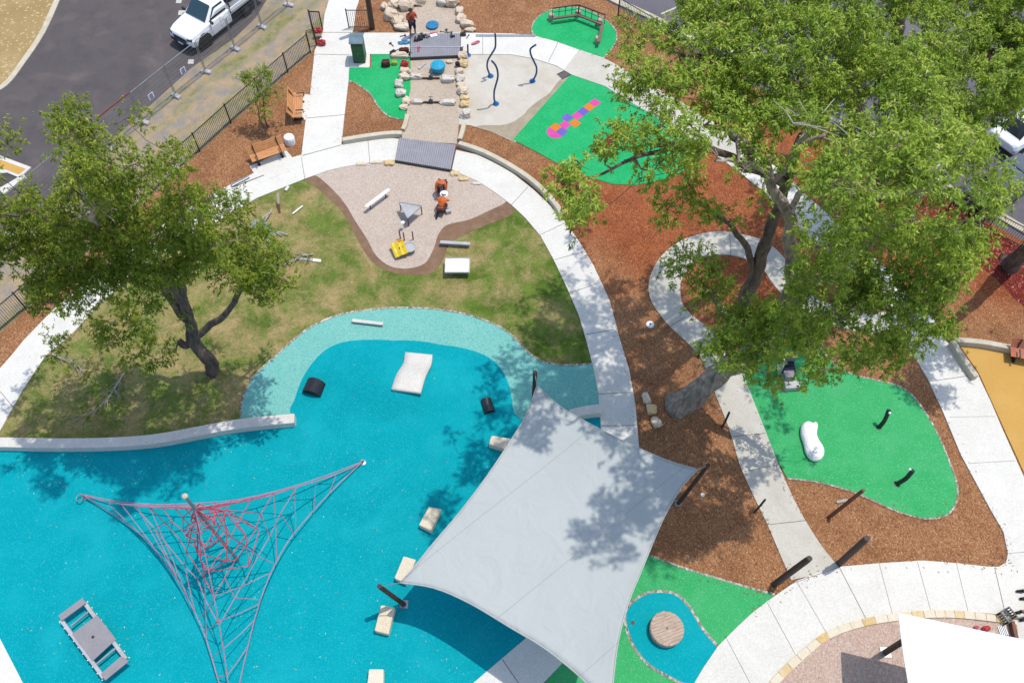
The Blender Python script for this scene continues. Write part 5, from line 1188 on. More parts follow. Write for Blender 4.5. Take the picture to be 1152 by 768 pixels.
def person(loc, rz, J, label, shirt, trousers, hairmat, hat=None, vest=None, group=None):
    t = thing('person', label, 'person', loc, rz, group); V_ = {k: Vector(v) for k, v in J.items() if k != 'trl'}
    g = V_
    hipL = g['pelvis']+Vector((-.1, 0, -.04)); hipR = g['pelvis']+Vector((.1, 0, -.04))
    body = [[('pel', g['pelvis'], .13), ('ch', g['chest'], .145), ('nk', g['neck'], .055), ('hd0', g['neck'].lerp(g['head'], .6), .07), ('hd', g['head'], .10), ('hd2', g['head']+(g['head']-g['neck']).normalized()*.09, .07)]]
    for s, hip in (('L', hipL), ('R', hipR)):
        body.append([('pel', g['pelvis'], .13), ('hip'+s, hip, .10), ('kn'+s, g['kn'+s], .065), ('an'+s, g['an'+s], .04), ('to'+s, g['to'+s], .04)])
        body.append([('ch', g['chest'], .145), ('sh'+s, g['sh'+s], .06), ('el'+s, g['el'+s], .045), ('wr'+s, g['wr'+s], .03), ('pa'+s, g['wr'+s]+(g['wr'+s]-g['el'+s]).normalized()*.07, .035)])
    o = skin('body', body, M['skin'], t)
    mb = MB()
    for s in 'LR':
        d = (g['wr'+s]-g['el'+s]).normalized(); b0 = g['wr'+s]+d*.09; side = d.orthogonal().normalized()
        for k in range(4):
            off = side*(-.03+.02*k); ln = (.06, .075, .07, .055)[k]
            mb.tube([b0-d*.03+off, b0+d*ln*.6+off*1.15, b0+d*ln+off*1.1+Vector((0, 0, -.02))], [.010, .009, .007], 5)
        mb.tube([g['wr'+s]+d*.03, g['wr'+s]+d*.06+side*.045, g['wr'+s]+d*.10+side*.06], [.012, .011, .008], 5)
    hd = g['head']; fw = (Vector(J.get('face', (0, 1, 0)))).normalized(); upv = (g['head']-g['neck']).normalized(); sd = fw.cross(upv).normalized()
    mb.blob(hd+fw*.105, (.018, .022, .025), 1, .1); 
    for s in (-1, 1): mb.blob(hd+sd*s*.098, (.014, .02, .03), 1, .1)
    join_into(o, mb)
    mb = MB()
    for s in (-1, 1): mb.blob(hd+fw*.092+sd*s*.035+upv*.03, (.012, .010, .008), 1, 0, 1, 8, 5)
    mb.build('eyes', M['black'], t)
    mb = MB(); mb.blob(hd-fw*.02+upv*.05, (.118, .122, .10), 3, .08, 2, 14, 9, 0, -.2); mb.build('hair', M[hairmat], t, smooth=True)
    if hat: mb = MB(); mb.lathe(hd+upv*.07, [(.19, 0), (.185, .015), (.12, .02), (.115, .09), (.06, .12)], 18); mb.build('hat', M[hat], t, smooth=False)
    sh = [[('pel', g['pelvis']+Vector((0, 0, .02)), .15), ('ch', g['chest'], .17), ('nk', g['chest'].lerp(g['neck'], .75), .08)]]
    for s in 'LR': sh.append([('ch', g['chest'], .17), ('sh'+s, g['sh'+s], .078), ('el'+s, g['sh'+s].lerp(g['el'+s], .75), .06)])
    skin('shirt', sh, M[shirt], t)
    if vest: skin('vest', [[('pel', g['pelvis'].lerp(g['chest'], .25), .165), ('ch', g['chest'], .185), ('nk', g['chest'].lerp(g['neck'], .6), .11)]], M[vest], t)
    tr = []
    for s, hip in (('L', hipL), ('R', hipR)): tr.append([('pel', g['pelvis'], .15), ('hip'+s, hip, .115), ('kn'+s, g['kn'+s], .085), ('an'+s, g['kn'+s].lerp(g['an'+s], J.get('trl', .85)), .06)])
    skin('trousers', tr, M[trousers], t)
    for s in 'LR': mb = MB(); m_ = (g['an'+s]+g['to'+s])/2; d = g['to'+s]-g['an'+s]; mb.tube([g['an'+s]+Vector((0, 0, .05)), g['an'+s]-Vector((0, 0, .0))-d*.25, g['to'+s]-Vector((0, 0, .01))], [.055, .06, .045], 8); mb.build('boot', M['black'], t, smooth=True)
    return t
stand = dict(pelvis=(0, 0, .95), chest=(0, .0, 1.32), neck=(0, .01, 1.50), head=(0, .03, 1.64), knL=(-.12, .04, .52), knR=(.12, .0, .52), anL=(-.13, 0, .10), anR=(.13, -.04, .10), toL=(-.15, .17, .05), toR=(.16, .13, .05),
    shL=(-.2, 0, 1.42), shR=(.2, 0, 1.42), elL=(-.27, .12, 1.18), elR=(.30, .12, 1.22), wrL=(-.12, .28, 1.40), wrR=(.12, .24, 1.56), trl=.02)
p = W(465, 41, .06); person((p.x, p.y, .06), -2.7, stand, 'person in red orange shirt and dark shorts standing by the upper boardwalk', 'redshirt', 'navy', 'hair')
kneel = dict(pelvis=(0, 0, .40), chest=(0, .28, .66), neck=(0, .42, .74), head=(0, .53, .74), face=(0, .6, -.8), knL=(-.16, .22, .12), knR=(.17, .32, .42), anL=(-.14, -.22, .10), anR=(.17, .18, .09), toL=(-.14, -.36, .05), toR=(.18, .36, .05),
    shL=(-.19, .32, .68), shR=(.19, .32, .68), elL=(-.24, .48, .44), elR=(.24, .5, .46), wrL=(-.12, .62, .22), wrR=(.12, .66, .22), trl=.9)
p = W(496.5, 240, .1); person((p.x, p.y, .05), -.25, kneel, 'crouching worker in orange vest and white hat on the pebbles, lower of the pair', 'hivis', 'maroon', 'hair', 'white', 'hivis', 'workers crouching on the pebble area')
p = W(498, 212.5, .1); person((p.x, p.y+.1, .05), math.pi-.1, kneel, 'crouching worker with auburn hair and orange shirt on the pebbles, upper of the pair', 'hivis', 'maroon', 'hairred', None, None, 'workers crouching on the pebble area')
q = MB(); q.box((0, 0, .1), (.24, .34, .2)); q.tube([(-.1, 0, .2), (-.06, 0, .28), (.06, 0, .28), (.1, 0, .2)], .015, 5); put(q, 'tool_bag', 'lightgrey', 504, 238, .05, 'blue grey tool bag at the side of the worker in the white hat', 'bag', .3)
prone = dict(pelvis=(0, 0, .34), chest=(0, .36, .50), neck=(0, .5, .56), head=(0, .62, .56), face=(0, .6, -.8), knL=(-.14, .06, .1), knR=(.14, .1, .1), anL=(-.13, -.38, .1), anR=(.13, -.34, .1), toL=(-.13, -.56, .06), toR=(.14, -.52, .06),
    shL=(-.19, .4, .52), shR=(.19, .4, .52), elL=(-.24, .55, .3), elR=(.24, .55, .3), wrL=(-.16, .68, .12), wrR=(.16, .68, .12), trl=.7)
p = W(1162, 669, .1); person((p.x, p.y, .08), -math.pi/2, prone, 'kneeling person at the right edge, dark shoes pointing left over the path', 'navy', 'maroon', 'hair', None, None)
p = W(1160, 690, .1); person((p.x, p.y, .08), -math.pi/2+.2, prone, 'kneeling worker in hi-vis yellow at the right edge, beside the black crate', 'hivisy', 'navy', 'hair', None, 'hivisy')
# ---------------------------------------------------------------- trees
def leaf_mesh(name, clumps, per, ll, lw, mat, parent, droop=.45, seed=1, off=None, flat=.75):
    rg = np.random.default_rng(seed); allv = []; tint = []
    for (c, r, dens) in clumps:
        ns = max(3, int(per*dens*r*r/12)); k = 12
        d = rg.normal(size=(ns, 3)); d /= np.linalg.norm(d, axis=1, keepdims=True)
        rad = rg.random(ns)**.45
        nt_ = max(4, int(9*(r/.7)**2)); td = rg.normal(size=(nt_, 3)); td /= np.linalg.norm(td, axis=1, keepdims=True)
        tc = td*(rg.random((nt_, 1))**.5)*r*.82*np.array([1, 1, flat]); ti = rg.integers(0, nt_, ns); tr_ = .18+.14*rg.random(nt_)
        sp = tc[ti] + d*rad[:, None]*tr_[ti][:, None]
        d = sp/(np.linalg.norm(sp, axis=1, keepdims=True)+1e-6)*.7 + d*.5
        tt_ = rg.random(nt_)*.30
        # lump the sprays so that the clump gets gaps and tufts
        tw = d + rg.normal(size=(ns, 3))*.5 + np.array([0, 0, .25]); tw /= np.linalg.norm(tw, axis=1, keepdims=True)
        base = np.repeat(sp, k, 0) + np.repeat(tw, k, 0)*(rg.random((ns*k, 1))*.22)
        ld = np.repeat(tw, k, 0)*.55 + rg.normal(size=(ns*k, 3))*.62 + np.array([0, 0, -droop]); ld /= np.linalg.norm(ld, axis=1, keepdims=True)
        w = np.cross(ld, rg.normal(size=(ns*k, 3))*.6 + np.array([0, 0, 1.0])); w /= (np.linalg.norm(w, axis=1, keepdims=True)+1e-6)
        L2 = ll*(.65+.7*rg.random((ns*k, 1))); Wd = lw*(.7+.6*rg.random((ns*k, 1)))
        b = base + np.array(c)
        mid = b + ld*L2*.45; tip = b + ld*L2 + np.array([0, 0, -.18])*L2
        q = np.stack([b, mid + w*Wd*.5, tip, mid - w*Wd*.5], 1); allv.append(q.reshape(-1, 3))
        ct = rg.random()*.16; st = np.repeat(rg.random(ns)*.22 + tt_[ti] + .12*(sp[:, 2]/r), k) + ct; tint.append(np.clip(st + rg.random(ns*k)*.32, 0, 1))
    v = np.concatenate(allv).astype(np.float32)
    if off is not None: v -= np.array(off, dtype=np.float32)
    n = len(v)//4; me = bpy.data.meshes.new(name); me.vertices.add(n*4); me.vertices.foreach_set('co', v.ravel())
    me.loops.add(n*4); me.loops.foreach_set('vertex_index', np.arange(n*4, dtype=np.int32))
    me.polygons.add(n); me.polygons.foreach_set('loop_start', np.arange(0, n*4, 4, dtype=np.int32)); me.polygons.foreach_set('loop_total', np.full(n, 4, dtype=np.int32))
    me.update(calc_edges=True); a = me.attributes.new('tint', 'FLOAT', 'FACE'); a.data.foreach_set('value', np.concatenate(tint).astype(np.float32))
    me.materials.append(mat); o = bpy.data.objects.new(name, me); C.objects.link(o); o.parent = parent; return o, n
def inside(poly, x, y):
    c = False; n = len(poly); j = n-1
    for i in range(n):
        if (poly[i][1] > y) != (poly[j][1] > y) and x < (poly[j][0]-poly[i][0])*(y-poly[i][1])/(poly[j][1]-poly[i][1])+poly[i][0]: c = not c
        j = i
    return c
def fill(poly, gaps, step, zf, rn, r=.8, lower=.4, dens=1.0):
    out = []; xs = [p[0] for p in poly]; ys = [p[1] for p in poly]; y = min(ys); row = 0
    while y < max(ys):
        x = min(xs) + (step/2 if row % 2 else 0)
        while x < max(xs):
            px, py = x+rn.uniform(-.38, .38)*step, y+rn.uniform(-.38, .38)*step
            if inside(poly, px, py) and all((px-a)**2+(py-b)**2 > (g+7)**2 for a, b, g in gaps):
                z = zf(px, py) + rn.uniform(-.8, .8); rr = r*rn.uniform(.62, 1.18)*min(1.15, (32-z)/19.5); out.append((W(px, py, z), rr, dens*rn.uniform(.7, 1.2)))
                if rn.random() < lower: 
                    qx, qy = px+rn.uniform(-10, 10), py+rn.uniform(-10, 10)
                    if all((qx-a)**2+(qy-b)**2 > (g+9)**2 for a, b, g in gaps): out.append((W(qx, qy, z-rn.uniform(1.2, 2.8)), rr*.85, dens*.8))
            x += step
        y += step*.88; row += 1
    return out
def tree(name, label, base_pic, limbs, clumps, mat, bark, per, ll=.16, lw=.042, seed=1, twigr=.035, group=None, extra=None):
    """limbs: list of [(px,py,z,radius),...] ; the first starts at the base"""
    base = W(*base_pic, 0); t = thing(name, label, 'tree', base, 0, group); rn = random.Random(seed)
    nodes = []; q = MB()
    for li, lb in enumerate(limbs):
        pts = [W(x, y, z) for x, y, z, r in lb]; rr = [r for *_, r in lb]
        cp = crom([(p.x, p.y, p.z) for p in pts], 5); m = len(cp); rad = [rr[min(i//5, len(rr)-1)]*(1-(i % 5)/5) + rr[min(i//5+1, len(rr)-1)]*((i % 5)/5) for i in range(m)]
        cp = [p + Vector((noise.noise(p*.9+Vector((3, 1, seed)))*.22, noise.noise(p*.9+Vector((9, 5, seed)))*.22, 0))*(min(1, i/3)*(1 if rr[0] < .35 else .5)) for i, p in enumerate(cp)]
        if li == 0:
            q = MB(); rad[0] *= 1.35; q.tube(cp, rad, 16, True, .35); q.build('trunk', bark, t, world=True, smooth=True); q = MB()
        else: q = MB(); q.tube(cp, rad, 9, True, .25); q.build('limb', bark, t, world=True, smooth=True); q = MB()
        nodes += [(p, rad[i]) for i, p in enumerate(cp) if i > (3 if li == 0 else 0)]
    # branches out to every clump, each growing from what already stands
    cl = sorted(clumps, key=lambda c: min((c[0]-n[0]).length for n in nodes)) if nodes else clumps
    tw = MB()
    for c, r, d in cl:
        best = min(nodes, key=lambda n: (n[0]-c).length*(1.0 if n[0].z < c.z+.3 else 1.6)); a = best[0]; dv = c-a; ln = dv.length
        r0 = min(best[1]*.8, twigr+.02*ln); k = max(2, int(ln/.7))
        pts = []
        for i in range(k+1):
            f2 = i/k; p = a.lerp(c, f2); p.z += math.sin(math.pi*f2)*ln*-.06; w = math.sin(math.pi*f2)*.22
            p += Vector((rn.uniform(-1, 1)*w, rn.uniform(-1, 1)*w, rn.uniform(-.5, .5)*w)); pts.append(p)
        rads = [max(.010, r0*(1-.7*i/k)) for i in range(k+1)]
        tw.tube(pts, rads, 5, False)
        for i in range(1, k+1): nodes.append((pts[i], rads[i]))
        for _ in range(3):
            e = c + Vector((rn.uniform(-1, 1), rn.uniform(-1, 1), rn.uniform(-.4, .6)))*r*.75; tw.tube([c, (c+e)/2+Vector((rn.uniform(-.1, .1), rn.uniform(-.1, .1), 0)), e], [.014, .010, .006], 4, False)
    tw.build('twig_growth', bark, t, world=True, smooth=True)
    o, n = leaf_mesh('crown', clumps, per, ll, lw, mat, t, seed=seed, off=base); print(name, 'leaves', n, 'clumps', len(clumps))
    if extra: extra(t)
    return t
GAPS = [(872, 236, 20), (845, 207, 15), (892, 216, 14), (907, 238, 13), (880, 285, 20), (868, 262, 14), (856, 300, 12), (890, 320, 10), (930, 345, 13), (962, 349, 12), (1012, 334, 10), (985, 203, 9), (945, 74, 9), (935, 10, 11), (1009, 30, 11), (984, 172, 8), (752, 66, 9), (764, 97, 8), (872, 150, 9), (1130, 168, 16), (1086, 207, 15), (1063, 233, 14), (1100, 240, 14), (745, 5, 16), (917, 168, 9), (1145, 200, 12), (1100, 300, 8), (906, 270, 8), (1090, 20, 7), (975, 120, 5), (1052, 165, 6), (700, 175, 6), (800, 180, 8), (826, 168, 7)]
rnA = random.Random(21)
clX = [(905, 185, 16.2), (880, 172, 16), (862, 176, 15.6), (925, 205, 15.6), (858, 225, 14), (898, 250, 13), (915, 262, 13), (838, 190, 15.2), (890, 196, 15.5)]
GAPS += [(x, y, r) for x, y, r in [(940, 120, 6), (1015, 100, 5), (1080, 90, 6), (1110, 60, 6), (1060, 40, 6), (860, 60, 6), (820, 30, 6), (780, 50, 5), (880, 20, 5), (800, 90, 6), (850, 100, 5), (900, 95, 5), (1000, 240, 6), (960, 240, 7), (940, 260, 6), (975, 270, 5), (930, 300, 6), (1000, 300, 6), (1040, 290, 6), (1040, 250, 5), (1020, 210, 5), (1060, 190, 5), (990, 370, 7), (950, 380, 6), (1040, 340, 5), (920, 235, 6), (680, 185, 4), (730, 170, 5), (770, 150, 5), (810, 145, 5), (725, 70, 6), (1100, 110, 5), (1030, 175, 6), (930, 195, 6)]]
def nz(px, py, s, k): return noise.noise(Vector((px/s, py/s, k)))
# A: the big leaning gum
outA = [(905, 285), (885, 262), (905, 245), (925, 215), (915, 175), (960, 150), (1035, 135), (1095, 155), (1142, 195), (1135, 232), (1112, 225), (1108, 262), (1098, 292), (1078, 312), (1066, 345), (1045, 382), (1008, 398), (958, 405), (925, 392), (905, 400), (880, 380), (890, 345), (905, 320)]
clA = fill(outA, GAPS, 20, lambda x, y: 12.6 + 1.8*nz(x, y, 90, 1) + 5.2*max(0, min(1, (330-y)/120)) - 2.5*max(0, min(1, (y-340)/50)), rnA, .70, .5)
outA2 = [(800, 362), (830, 345), (870, 350), (900, 385), (935, 395), (925, 425), (905, 442), (888, 428), (875, 418), (850, 425), (820, 405), (790, 398), (784, 372)]
clA += fill(outA2, [(845, 412, 4), (890, 412, 9), (886, 434, 9)], 20, lambda x, y: 7.6+1.2*nz(x, y, 60, 2), rnA, .60, .45, 1)
clA += [(W(x, y, z), r, d) for x, y, z, r, d in [(770, 300, 8, .7, .8), (790, 290, 8.4, .7, .9), (806, 302, 8.2, .65, .9), (780, 318, 7.6, .6, .8), (800, 328, 7.6, .6, .7), (760, 312, 8, .45, .6), (815, 318, 7.4, .5, .7), (778, 345, 7, .4, .6), (768, 278, 8.4, .45, .5), (935, 412, 6, .5, .8), (950, 400, 6, .55, .8), (985, 398, 6.5, .5, .7), (915, 430, 5.5, .5, .8), (845, 395, 5, .5, .8), (880, 440, 5, .3, .5), (745, 300, 8, .35, .4), (810, 340, 7, .4, .5), (843, 375, 6, .55, .8), (1030, 395, 6.5, .35, .4), (868, 352, 8.5, .55, 1), (885, 368, 8, .6, 1), (905, 352, 9, .55, 1), (852, 368, 7.5, .5, .9), (880, 338, 9.5, .45, .8), (912, 330, 10, .5, 1), (905, 372, 8, .55, 1), (836, 355, 7.5, .45, .8), (862, 385, 6.5, .45, .9), (900, 305, 11, .45, .9)]]
clA += [(W(x, y, z), .34, .9) for x, y, z in clX]
def deadwood(lines):
    def f(t):
        q = MB(); rn = random.Random(5)
        for ln in lines:
            pts = crom([tuple(W(x, y, z)) for x, y, z in ln], 4); m = len(pts)
            q.tube([p + Vector((rn.uniform(-.05, .05), rn.uniform(-.05, .05), 0)) for p in pts], [.10-.075*i/m for i in range(m)], 7)
            for _ in range(7):
                p = rn.choice(pts[2:]); e = p + Vector((rn.uniform(-1, 1), rn.uniform(-1, 1), rn.uniform(-.1, .5)))*.8; q.tube([p, (p+e)/2+Vector((.05, -.05, .05)), e], [.025, .016, .008], 5)
        q.build('dead_limbs', M['deadwood'], t, world=True, smooth=True)
    return f
tree('gum_tree', 'biggest gum tree with thick grey trunk leaning over the looping path', (760, 462),
    [[(763, 458, -.1, .50), (785, 440, 1.2, .42), (815, 415, 2.8, .40), (845, 395, 4.4, .36), (875, 362, 5.9, .31), (893, 325, 7.6, .28)],
     [(893, 325, 7.6, .26), (890, 285, 9.6, .21), (886, 240, 11.8, .18), (868, 205, 13.4, .14), (845, 165, 14.6, .10), (818, 140, 15.2, .06)],
     [(893, 325, 7.6, .24), (930, 312, 9, .19), (965, 285, 10.6, .15), (1005, 250, 12.4, .11), (1040, 215, 13.6, .07)],
     [(875, 362, 5.8, .24), (920, 358, 6.8, .17), (965, 345, 7.8, .13), (1010, 352, 8.4, .08)],
     [(845, 395, 4.4, .24), (828, 372, 5.6, .16), (806, 345, 6.6, .10), (790, 315, 7.4, .06)],
     [(965, 285, 10.6, .14), (985, 220, 13, .11), (1000, 180, 14.4, .08), (1030, 160, 15, .05)],
     [(868, 205, 13.4, .11), (895, 172, 14.6, .08), (930, 150, 15.4, .05)]],
    clA, M['leafA'], M['bark'], 1850, .125, .042, seed=3, extra=deadwood([[(888, 238, 12), (905, 212, 14), (930, 190, 15.4), (955, 170, 16.4), (985, 150, 17)], [(862, 192, 13.8), (835, 182, 14.8), (805, 181, 15.4)], [(985, 220, 13), (975, 180, 16), (1000, 166, 17)], [(895, 172, 14.6), (900, 160, 15.6), (910, 143, 16.4), (893, 140, 16.8)], [(905, 214, 14), (925, 212, 15.4), (950, 213, 15.8)]]))
# B: dark trunk behind, crown to the left
outB = [(646, 258), (634, 240), (630, 212), (636, 188), (660, 168), (690, 156), (728, 140), (752, 118), (790, 118), (850, 128), (900, 118), (905, 150), (868, 168), (850, 192), (822, 190), (795, 180), (784, 204), (758, 192), (735, 200), (700, 192), (676, 206), (662, 232)]
clB = fill(outB, GAPS, 20, lambda x, y: 15.8 + 1.3*nz(x, y, 80, 5), rnA, .62, .4)
clB += [(W(x, y, z), r, d) for x, y, z, r, d in [(750, 226, 11, .5, .8), (768, 220, 11, .6, .9), (788, 232, 11, .55, .9), (760, 240, 10.8, .4, .7), (745, 250, 10.5, .3, .5), (806, 238, 10.5, .5, .8), (822, 246, 10.5, .4, .6), (776, 208, 11.5, .5, .8), (642, 262, 12.4, .3, .6), (652, 245, 12.6, .45, .9), (700, 108, 13, .4, .6), (690, 98, 13, .3, .4), (715, 100, 13, .45, .6), (700, 92, 13, .3, .4), (728, 120, 13, .4, .5), (742, 112, 13, .45, .7), (708, 118, 13, .2, .5)]]
tree('gum_tree', 'dark trunked gum tree inside the loop of the path, crown reaching left', (822, 372),
    [[(822, 372, -.1, .36), (835, 345, 1.5, .30), (850, 305, 4, .26), (868, 255, 7.4, .20), (885, 205, 10.5, .16), (903, 155, 13.8, .14)],
     [(885, 205, 10.5, .18), (850, 190, 12.4, .14), (815, 172, 13.8, .11), (775, 160, 14.8, .08), (730, 165, 15.2, .05)],
     [(850, 190, 12.4, .12), (830, 150, 14.4, .08), (790, 140, 15, .05)], [(775, 160, 14.8, .07), (710, 180, 15, .05), (660, 200, 15, .03)], [(850, 305, 4, .16), (828, 262, 7.5, .1), (800, 238, 9.6, .06), (775, 225, 10.6, .04)]],
    clB, M['leafA'], M['barkdark'], 1850, .125, .042, seed=8)
outC = [(706, 62), (700, 42), (716, 16), (750, -30), (960, -45), (985, 30), (1000, 70), (1062, 70), (1064, 138), (1030, 140), (960, 152), (915, 165), (900, 122), (850, 132), (792, 120), (752, 112), (712, 98), (704, 84)]
clC = fill(outC, GAPS, 19, lambda x, y: 15.0 + 2.0*nz(x, y, 90, 9), rnA, .72, .5)
tree('gum_tree', 'tall gum tree filling the top middle with yellow green foliage', (986, 222),
    [[(986, 222, -.1, .4), (984, 190, 3, .36), (975, 150, 6, .3), (955, 110, 9.6, .24), (920, 80, 13, .16)],
     [(955, 110, 9.6, .2), (880, 90, 12.4, .14), (820, 70, 14, .1), (760, 60, 14.8, .06)], [(955, 110, 9.6, .16), (1000, 100, 12.4, .12), (1040, 100, 14, .06)], [(920, 80, 13, .14), (900, 40, 14, .1), (860, 0, 14.8, .06)]],
    clC, M['leafA'], M['barkdark'], 1850, .125, .042, seed=13)
outD = [(985, -45), (1210, -45), (1210, 105), (1152, 112), (1120, 140), (1150, 150), (1150, 185), (1112, 196), (1070, 145), (1066, 66), (1020, 62), (995, 30)]
clD = fill(outD, GAPS, 19, lambda x, y: 11.8 + 2.0*nz(x, y, 90, 14), rnA, .82, .45)
tree('gum_tree', 'gum tree with a bare dark trunk showing at the top right', (1004, 62),
    [[(1004, 62, -.1, .34), (1007, 42, 2.2, .32), (1011, 15, 5, .28), (1016, -20, 8, .2)], [(1011, 15, 5, .2), (1050, 10, 8, .16), (1100, 40, 10.5, .12), (1130, 100, 11.5, .06)], [(1050, 10, 8, .14), (1110, -10, 11, .08)]],
    clD, M['leafA'], M['barkdark'], 1850, .125, .042, seed=17)
clE = [(W(1200+rnA.uniform(-40, 70), 230+rnA.uniform(-70, 60), rnA.uniform(7, 10)), .8, 1) for _ in range(26)]
clE = [c for c in clE if c[0].x > W(1186, c[0].y and 250, 8).x]
tree('gum_tree', 'tree at the right edge with only its dark leaning trunk foot in view', (1134, 300),
    [[(1134, 300, -.1, .42), (1146, 290, .9, .34), (1165, 270, 2.6, .3), (1195, 240, 5, .24), (1225, 210, 7.5, .16)]], clE, M['leafA'], M['barkdark'], 1000, seed=19)
clF = [(W(x, y, z), r, d) for x, y, z, r, d in [(1122, 226, 4.5, .5, .8), (1134, 212, 5, .6, .9), (1112, 214, 5, .4, .6), (1142, 228, 4.6, .4, .6), (1128, 200, 5.4, .5, .8), (1110, 250, 3.6, .35, .5)]]
tree('gum_tree', 'slim dark tree leaning over the picket fence at the right', (1072, 258),
    [[(1072, 258, -.05, .17), (1088, 251, .9, .16), (1104, 246, 1.8, .14), (1120, 236, 3, .10), (1130, 220, 4.4, .05)], [(1088, 251, .9, .03), (1096, 228, 2.6, .025), (1112, 204, 4.4, .02)]], clF, M['leafA'], M['barkdark'], 1100, seed=23)
# left tree
GL = [(20, 196, 12), (42, 216, 12), (172, 226, 8), (186, 214, 7), (96, 232, 8), (240, 246, 8), (6, 214, 7), (60, 185, 6), (150, 150, 10), (135, 190, 4), (10, 252, 5), (255, 268, 5), (210, 206, 5)]
outL = [(-40, 178), (10, 176), (40, 190), (62, 178), (64, 150), (68, 122), (84, 116), (102, 118), (104, 138), (125, 146), (130, 168), (150, 180), (172, 176), (184, 168), (198, 170), (204, 184), (216, 194), (228, 206), (240, 222), (262, 222), (262, 238), (252, 252), (284, 262), (304, 274), (322, 292), (318, 322), (294, 334), (262, 322), (240, 306), (214, 318), (202, 332), (178, 338), (150, 330), (118, 322), (102, 312), (84, 332), (62, 342), (36, 338), (18, 318), (28, 292), (-40, 290)]
rnL = random.Random(31)
clL = fill(outL, GL, 18.6, lambda x, y: 8.6 + 1.2*nz(x, y, 70, 3) + (6.2 if x < 215 else 6.2-4.4*min(1, (x-215)/40))*max(0, min(1, (318-y)/120)), rnL, .62, .6)
clL += [(W(x, y, z), r, d) for x, y, z, r, d in [(54, 376, 3.2, .45, .7), (66, 388, 3, .5, .7), (58, 398, 2.8, .35, .6), (120, 360, 3.4, .7, .9), (142, 352, 3.6, .7, .9), (160, 366, 3.2, .7, .9), (135, 380, 3, .7, .9), (112, 384, 3, .55, .8), (160, 396, 2.6, .6, .9), (182, 402, 2.6, .55, .9), (146, 408, 2.4, .5, .8), (190, 392, 2.8, .4, .7), (96, 360, 3.2, .5, .7), (146, 124, 13, .35, .5), (158, 134, 13, .35, .5), (140, 134, 13, .3, .5), (6, 150, 13, .4, .8), (-2, 160, 13, .5, .9), (12, 158, 13, .25, .5), (208, 300, 6.5, .5, .8), (214, 348, 4.2, .3, .7), (212, 362, 3.8, .25, .7)]]
tree('gum_tree', 'spreading olive green gum tree on the lawn at the left', (240, 420),
    [[(240, 420, -.1, .28), (232, 400, 1.2, .24), (217, 380, 2.4, .24), (212, 358, 3.7, .20), (201, 338, 4.9, .18), (192, 320, 6.0, .17), (172, 292, 8, .16), (140, 262, 10.2, .12)],
     [(218, 380, 2.4, .16), (240, 364, 3.2, .13), (258, 345, 4.3, .11), (270, 326, 5.4, .11), (285, 302, 6.4, .08)],
     [(209, 358, 3.7, .19), (196, 348, 4.4, .16), (184, 330, 5.3, .13), (178, 312, 6, .1), (150, 300, 6.6, .07), (90, 300, 7.2, .05)],
     [(203, 338, 4.9, .18), (204, 318, 5.9, .14), (212, 300, 7.2, .10), (220, 260, 9.5, .07), (232, 225, 11, .04)],
     [(218, 380, 2.4, .18), (208, 388, 2.3, .15), (198, 384, 2.5, .13)], [(172, 292, 8, .12), (110, 240, 11, .09), (80, 190, 13.4, .06), (90, 140, 14.4, .04)], [(140, 262, 10.2, .1), (70, 250, 11.6, .07), (10, 230, 12, .05)]],
    clL, M['leafB'], M['barkdark'], 1900, .11, .040, seed=29, extra=deadwood([[(112, 262, 11.5), (104, 240, 13), (96, 222, 14)], [(104, 245, 12.8), (110, 228, 14)]]))
# sapling and low growth
clS = [(W(x, y, z), r, d) for x, y, z, r, d in [(283, 90, 2.9, .38, .8), (292, 84, 3.1, .4, .8), (300, 96, 2.7, .36, .7), (276, 84, 3, .26, .7), (295, 108, 2.2, .34, .6), (288, 118, 1.8, .28, .5), (302, 120, 1.8, .3, .5), (298, 130, 1.3, .26, .4), (312, 104, 2, .28, .4), (318, 100, 2, .16, .3), (270, 86, 3, .16, .4), (290, 130, 1.2, .24, .4)]]
tree('sapling', 'slender lime green sapling with two stems beside the picket fence', (302, 144), [[(302, 144, -.03, .035), (298, 128, 1.1, .028), (294, 108, 2.2, .02), (290, 90, 3, .012)], [(297, 144, 0, .03), (292, 128, 1, .022), (288, 112, 2, .014), (284, 92, 2.9, .01)]], clS, M['leafC'], M['barkdark'], 5200, .12, .035, seed=5, twigr=.012)
def fallen(px, label, seed, mat):
    t = thing('fallen_branch', label, 'branch', W(*px[0], .05)); rn = random.Random(seed); q = MB()
    pts = crom([tuple(W(x, y, .12+.1*math.sin(i))) for i, (x, y) in enumerate(px)], 4); m = len(pts); q.tube(pts, [.045-.035*i/m for i in range(m)], 6); tips = []
    for _ in range(26):
        i = rn.randrange(2, m); p = pts[i]; d = (pts[min(i+1, m-1)]-pts[i-1]).normalized(); e = p + (d*.8+Vector((rn.uniform(-1, 1), rn.uniform(-1, 1), rn.uniform(-.05, .25))))*rn.uniform(.3, .8); e.z = max(.08, e.z)
        q.tube([p, (p+e)/2+Vector((.04, .03, .03)), e], [.016, .010, .006], 4); tips.append(e)
    q.build('twigs', M['deadwood'], t, world=True); leaf_mesh('leaves', [(e, .16, .35) for e in tips[:14]], 5000, .11, .03, mat, t, seed=seed, off=W(*px[0], .05)); return t
fallen([(139, 420), (128, 438), (118, 452), (100, 466)], 'bare grey fallen branch with forked twigs on the shaded lawn', 2, M['leafB'])
fallen([(58, 398), (72, 404), (88, 410)], 'thin pale fallen twig on the lawn beside the curved path', 6, M['leafB'])
fallen([(352, 286), (338, 288), (322, 297), (312, 302)], 'dark leafy fallen branch next to the grey offcut on the lawn', 9, M['leafB'])
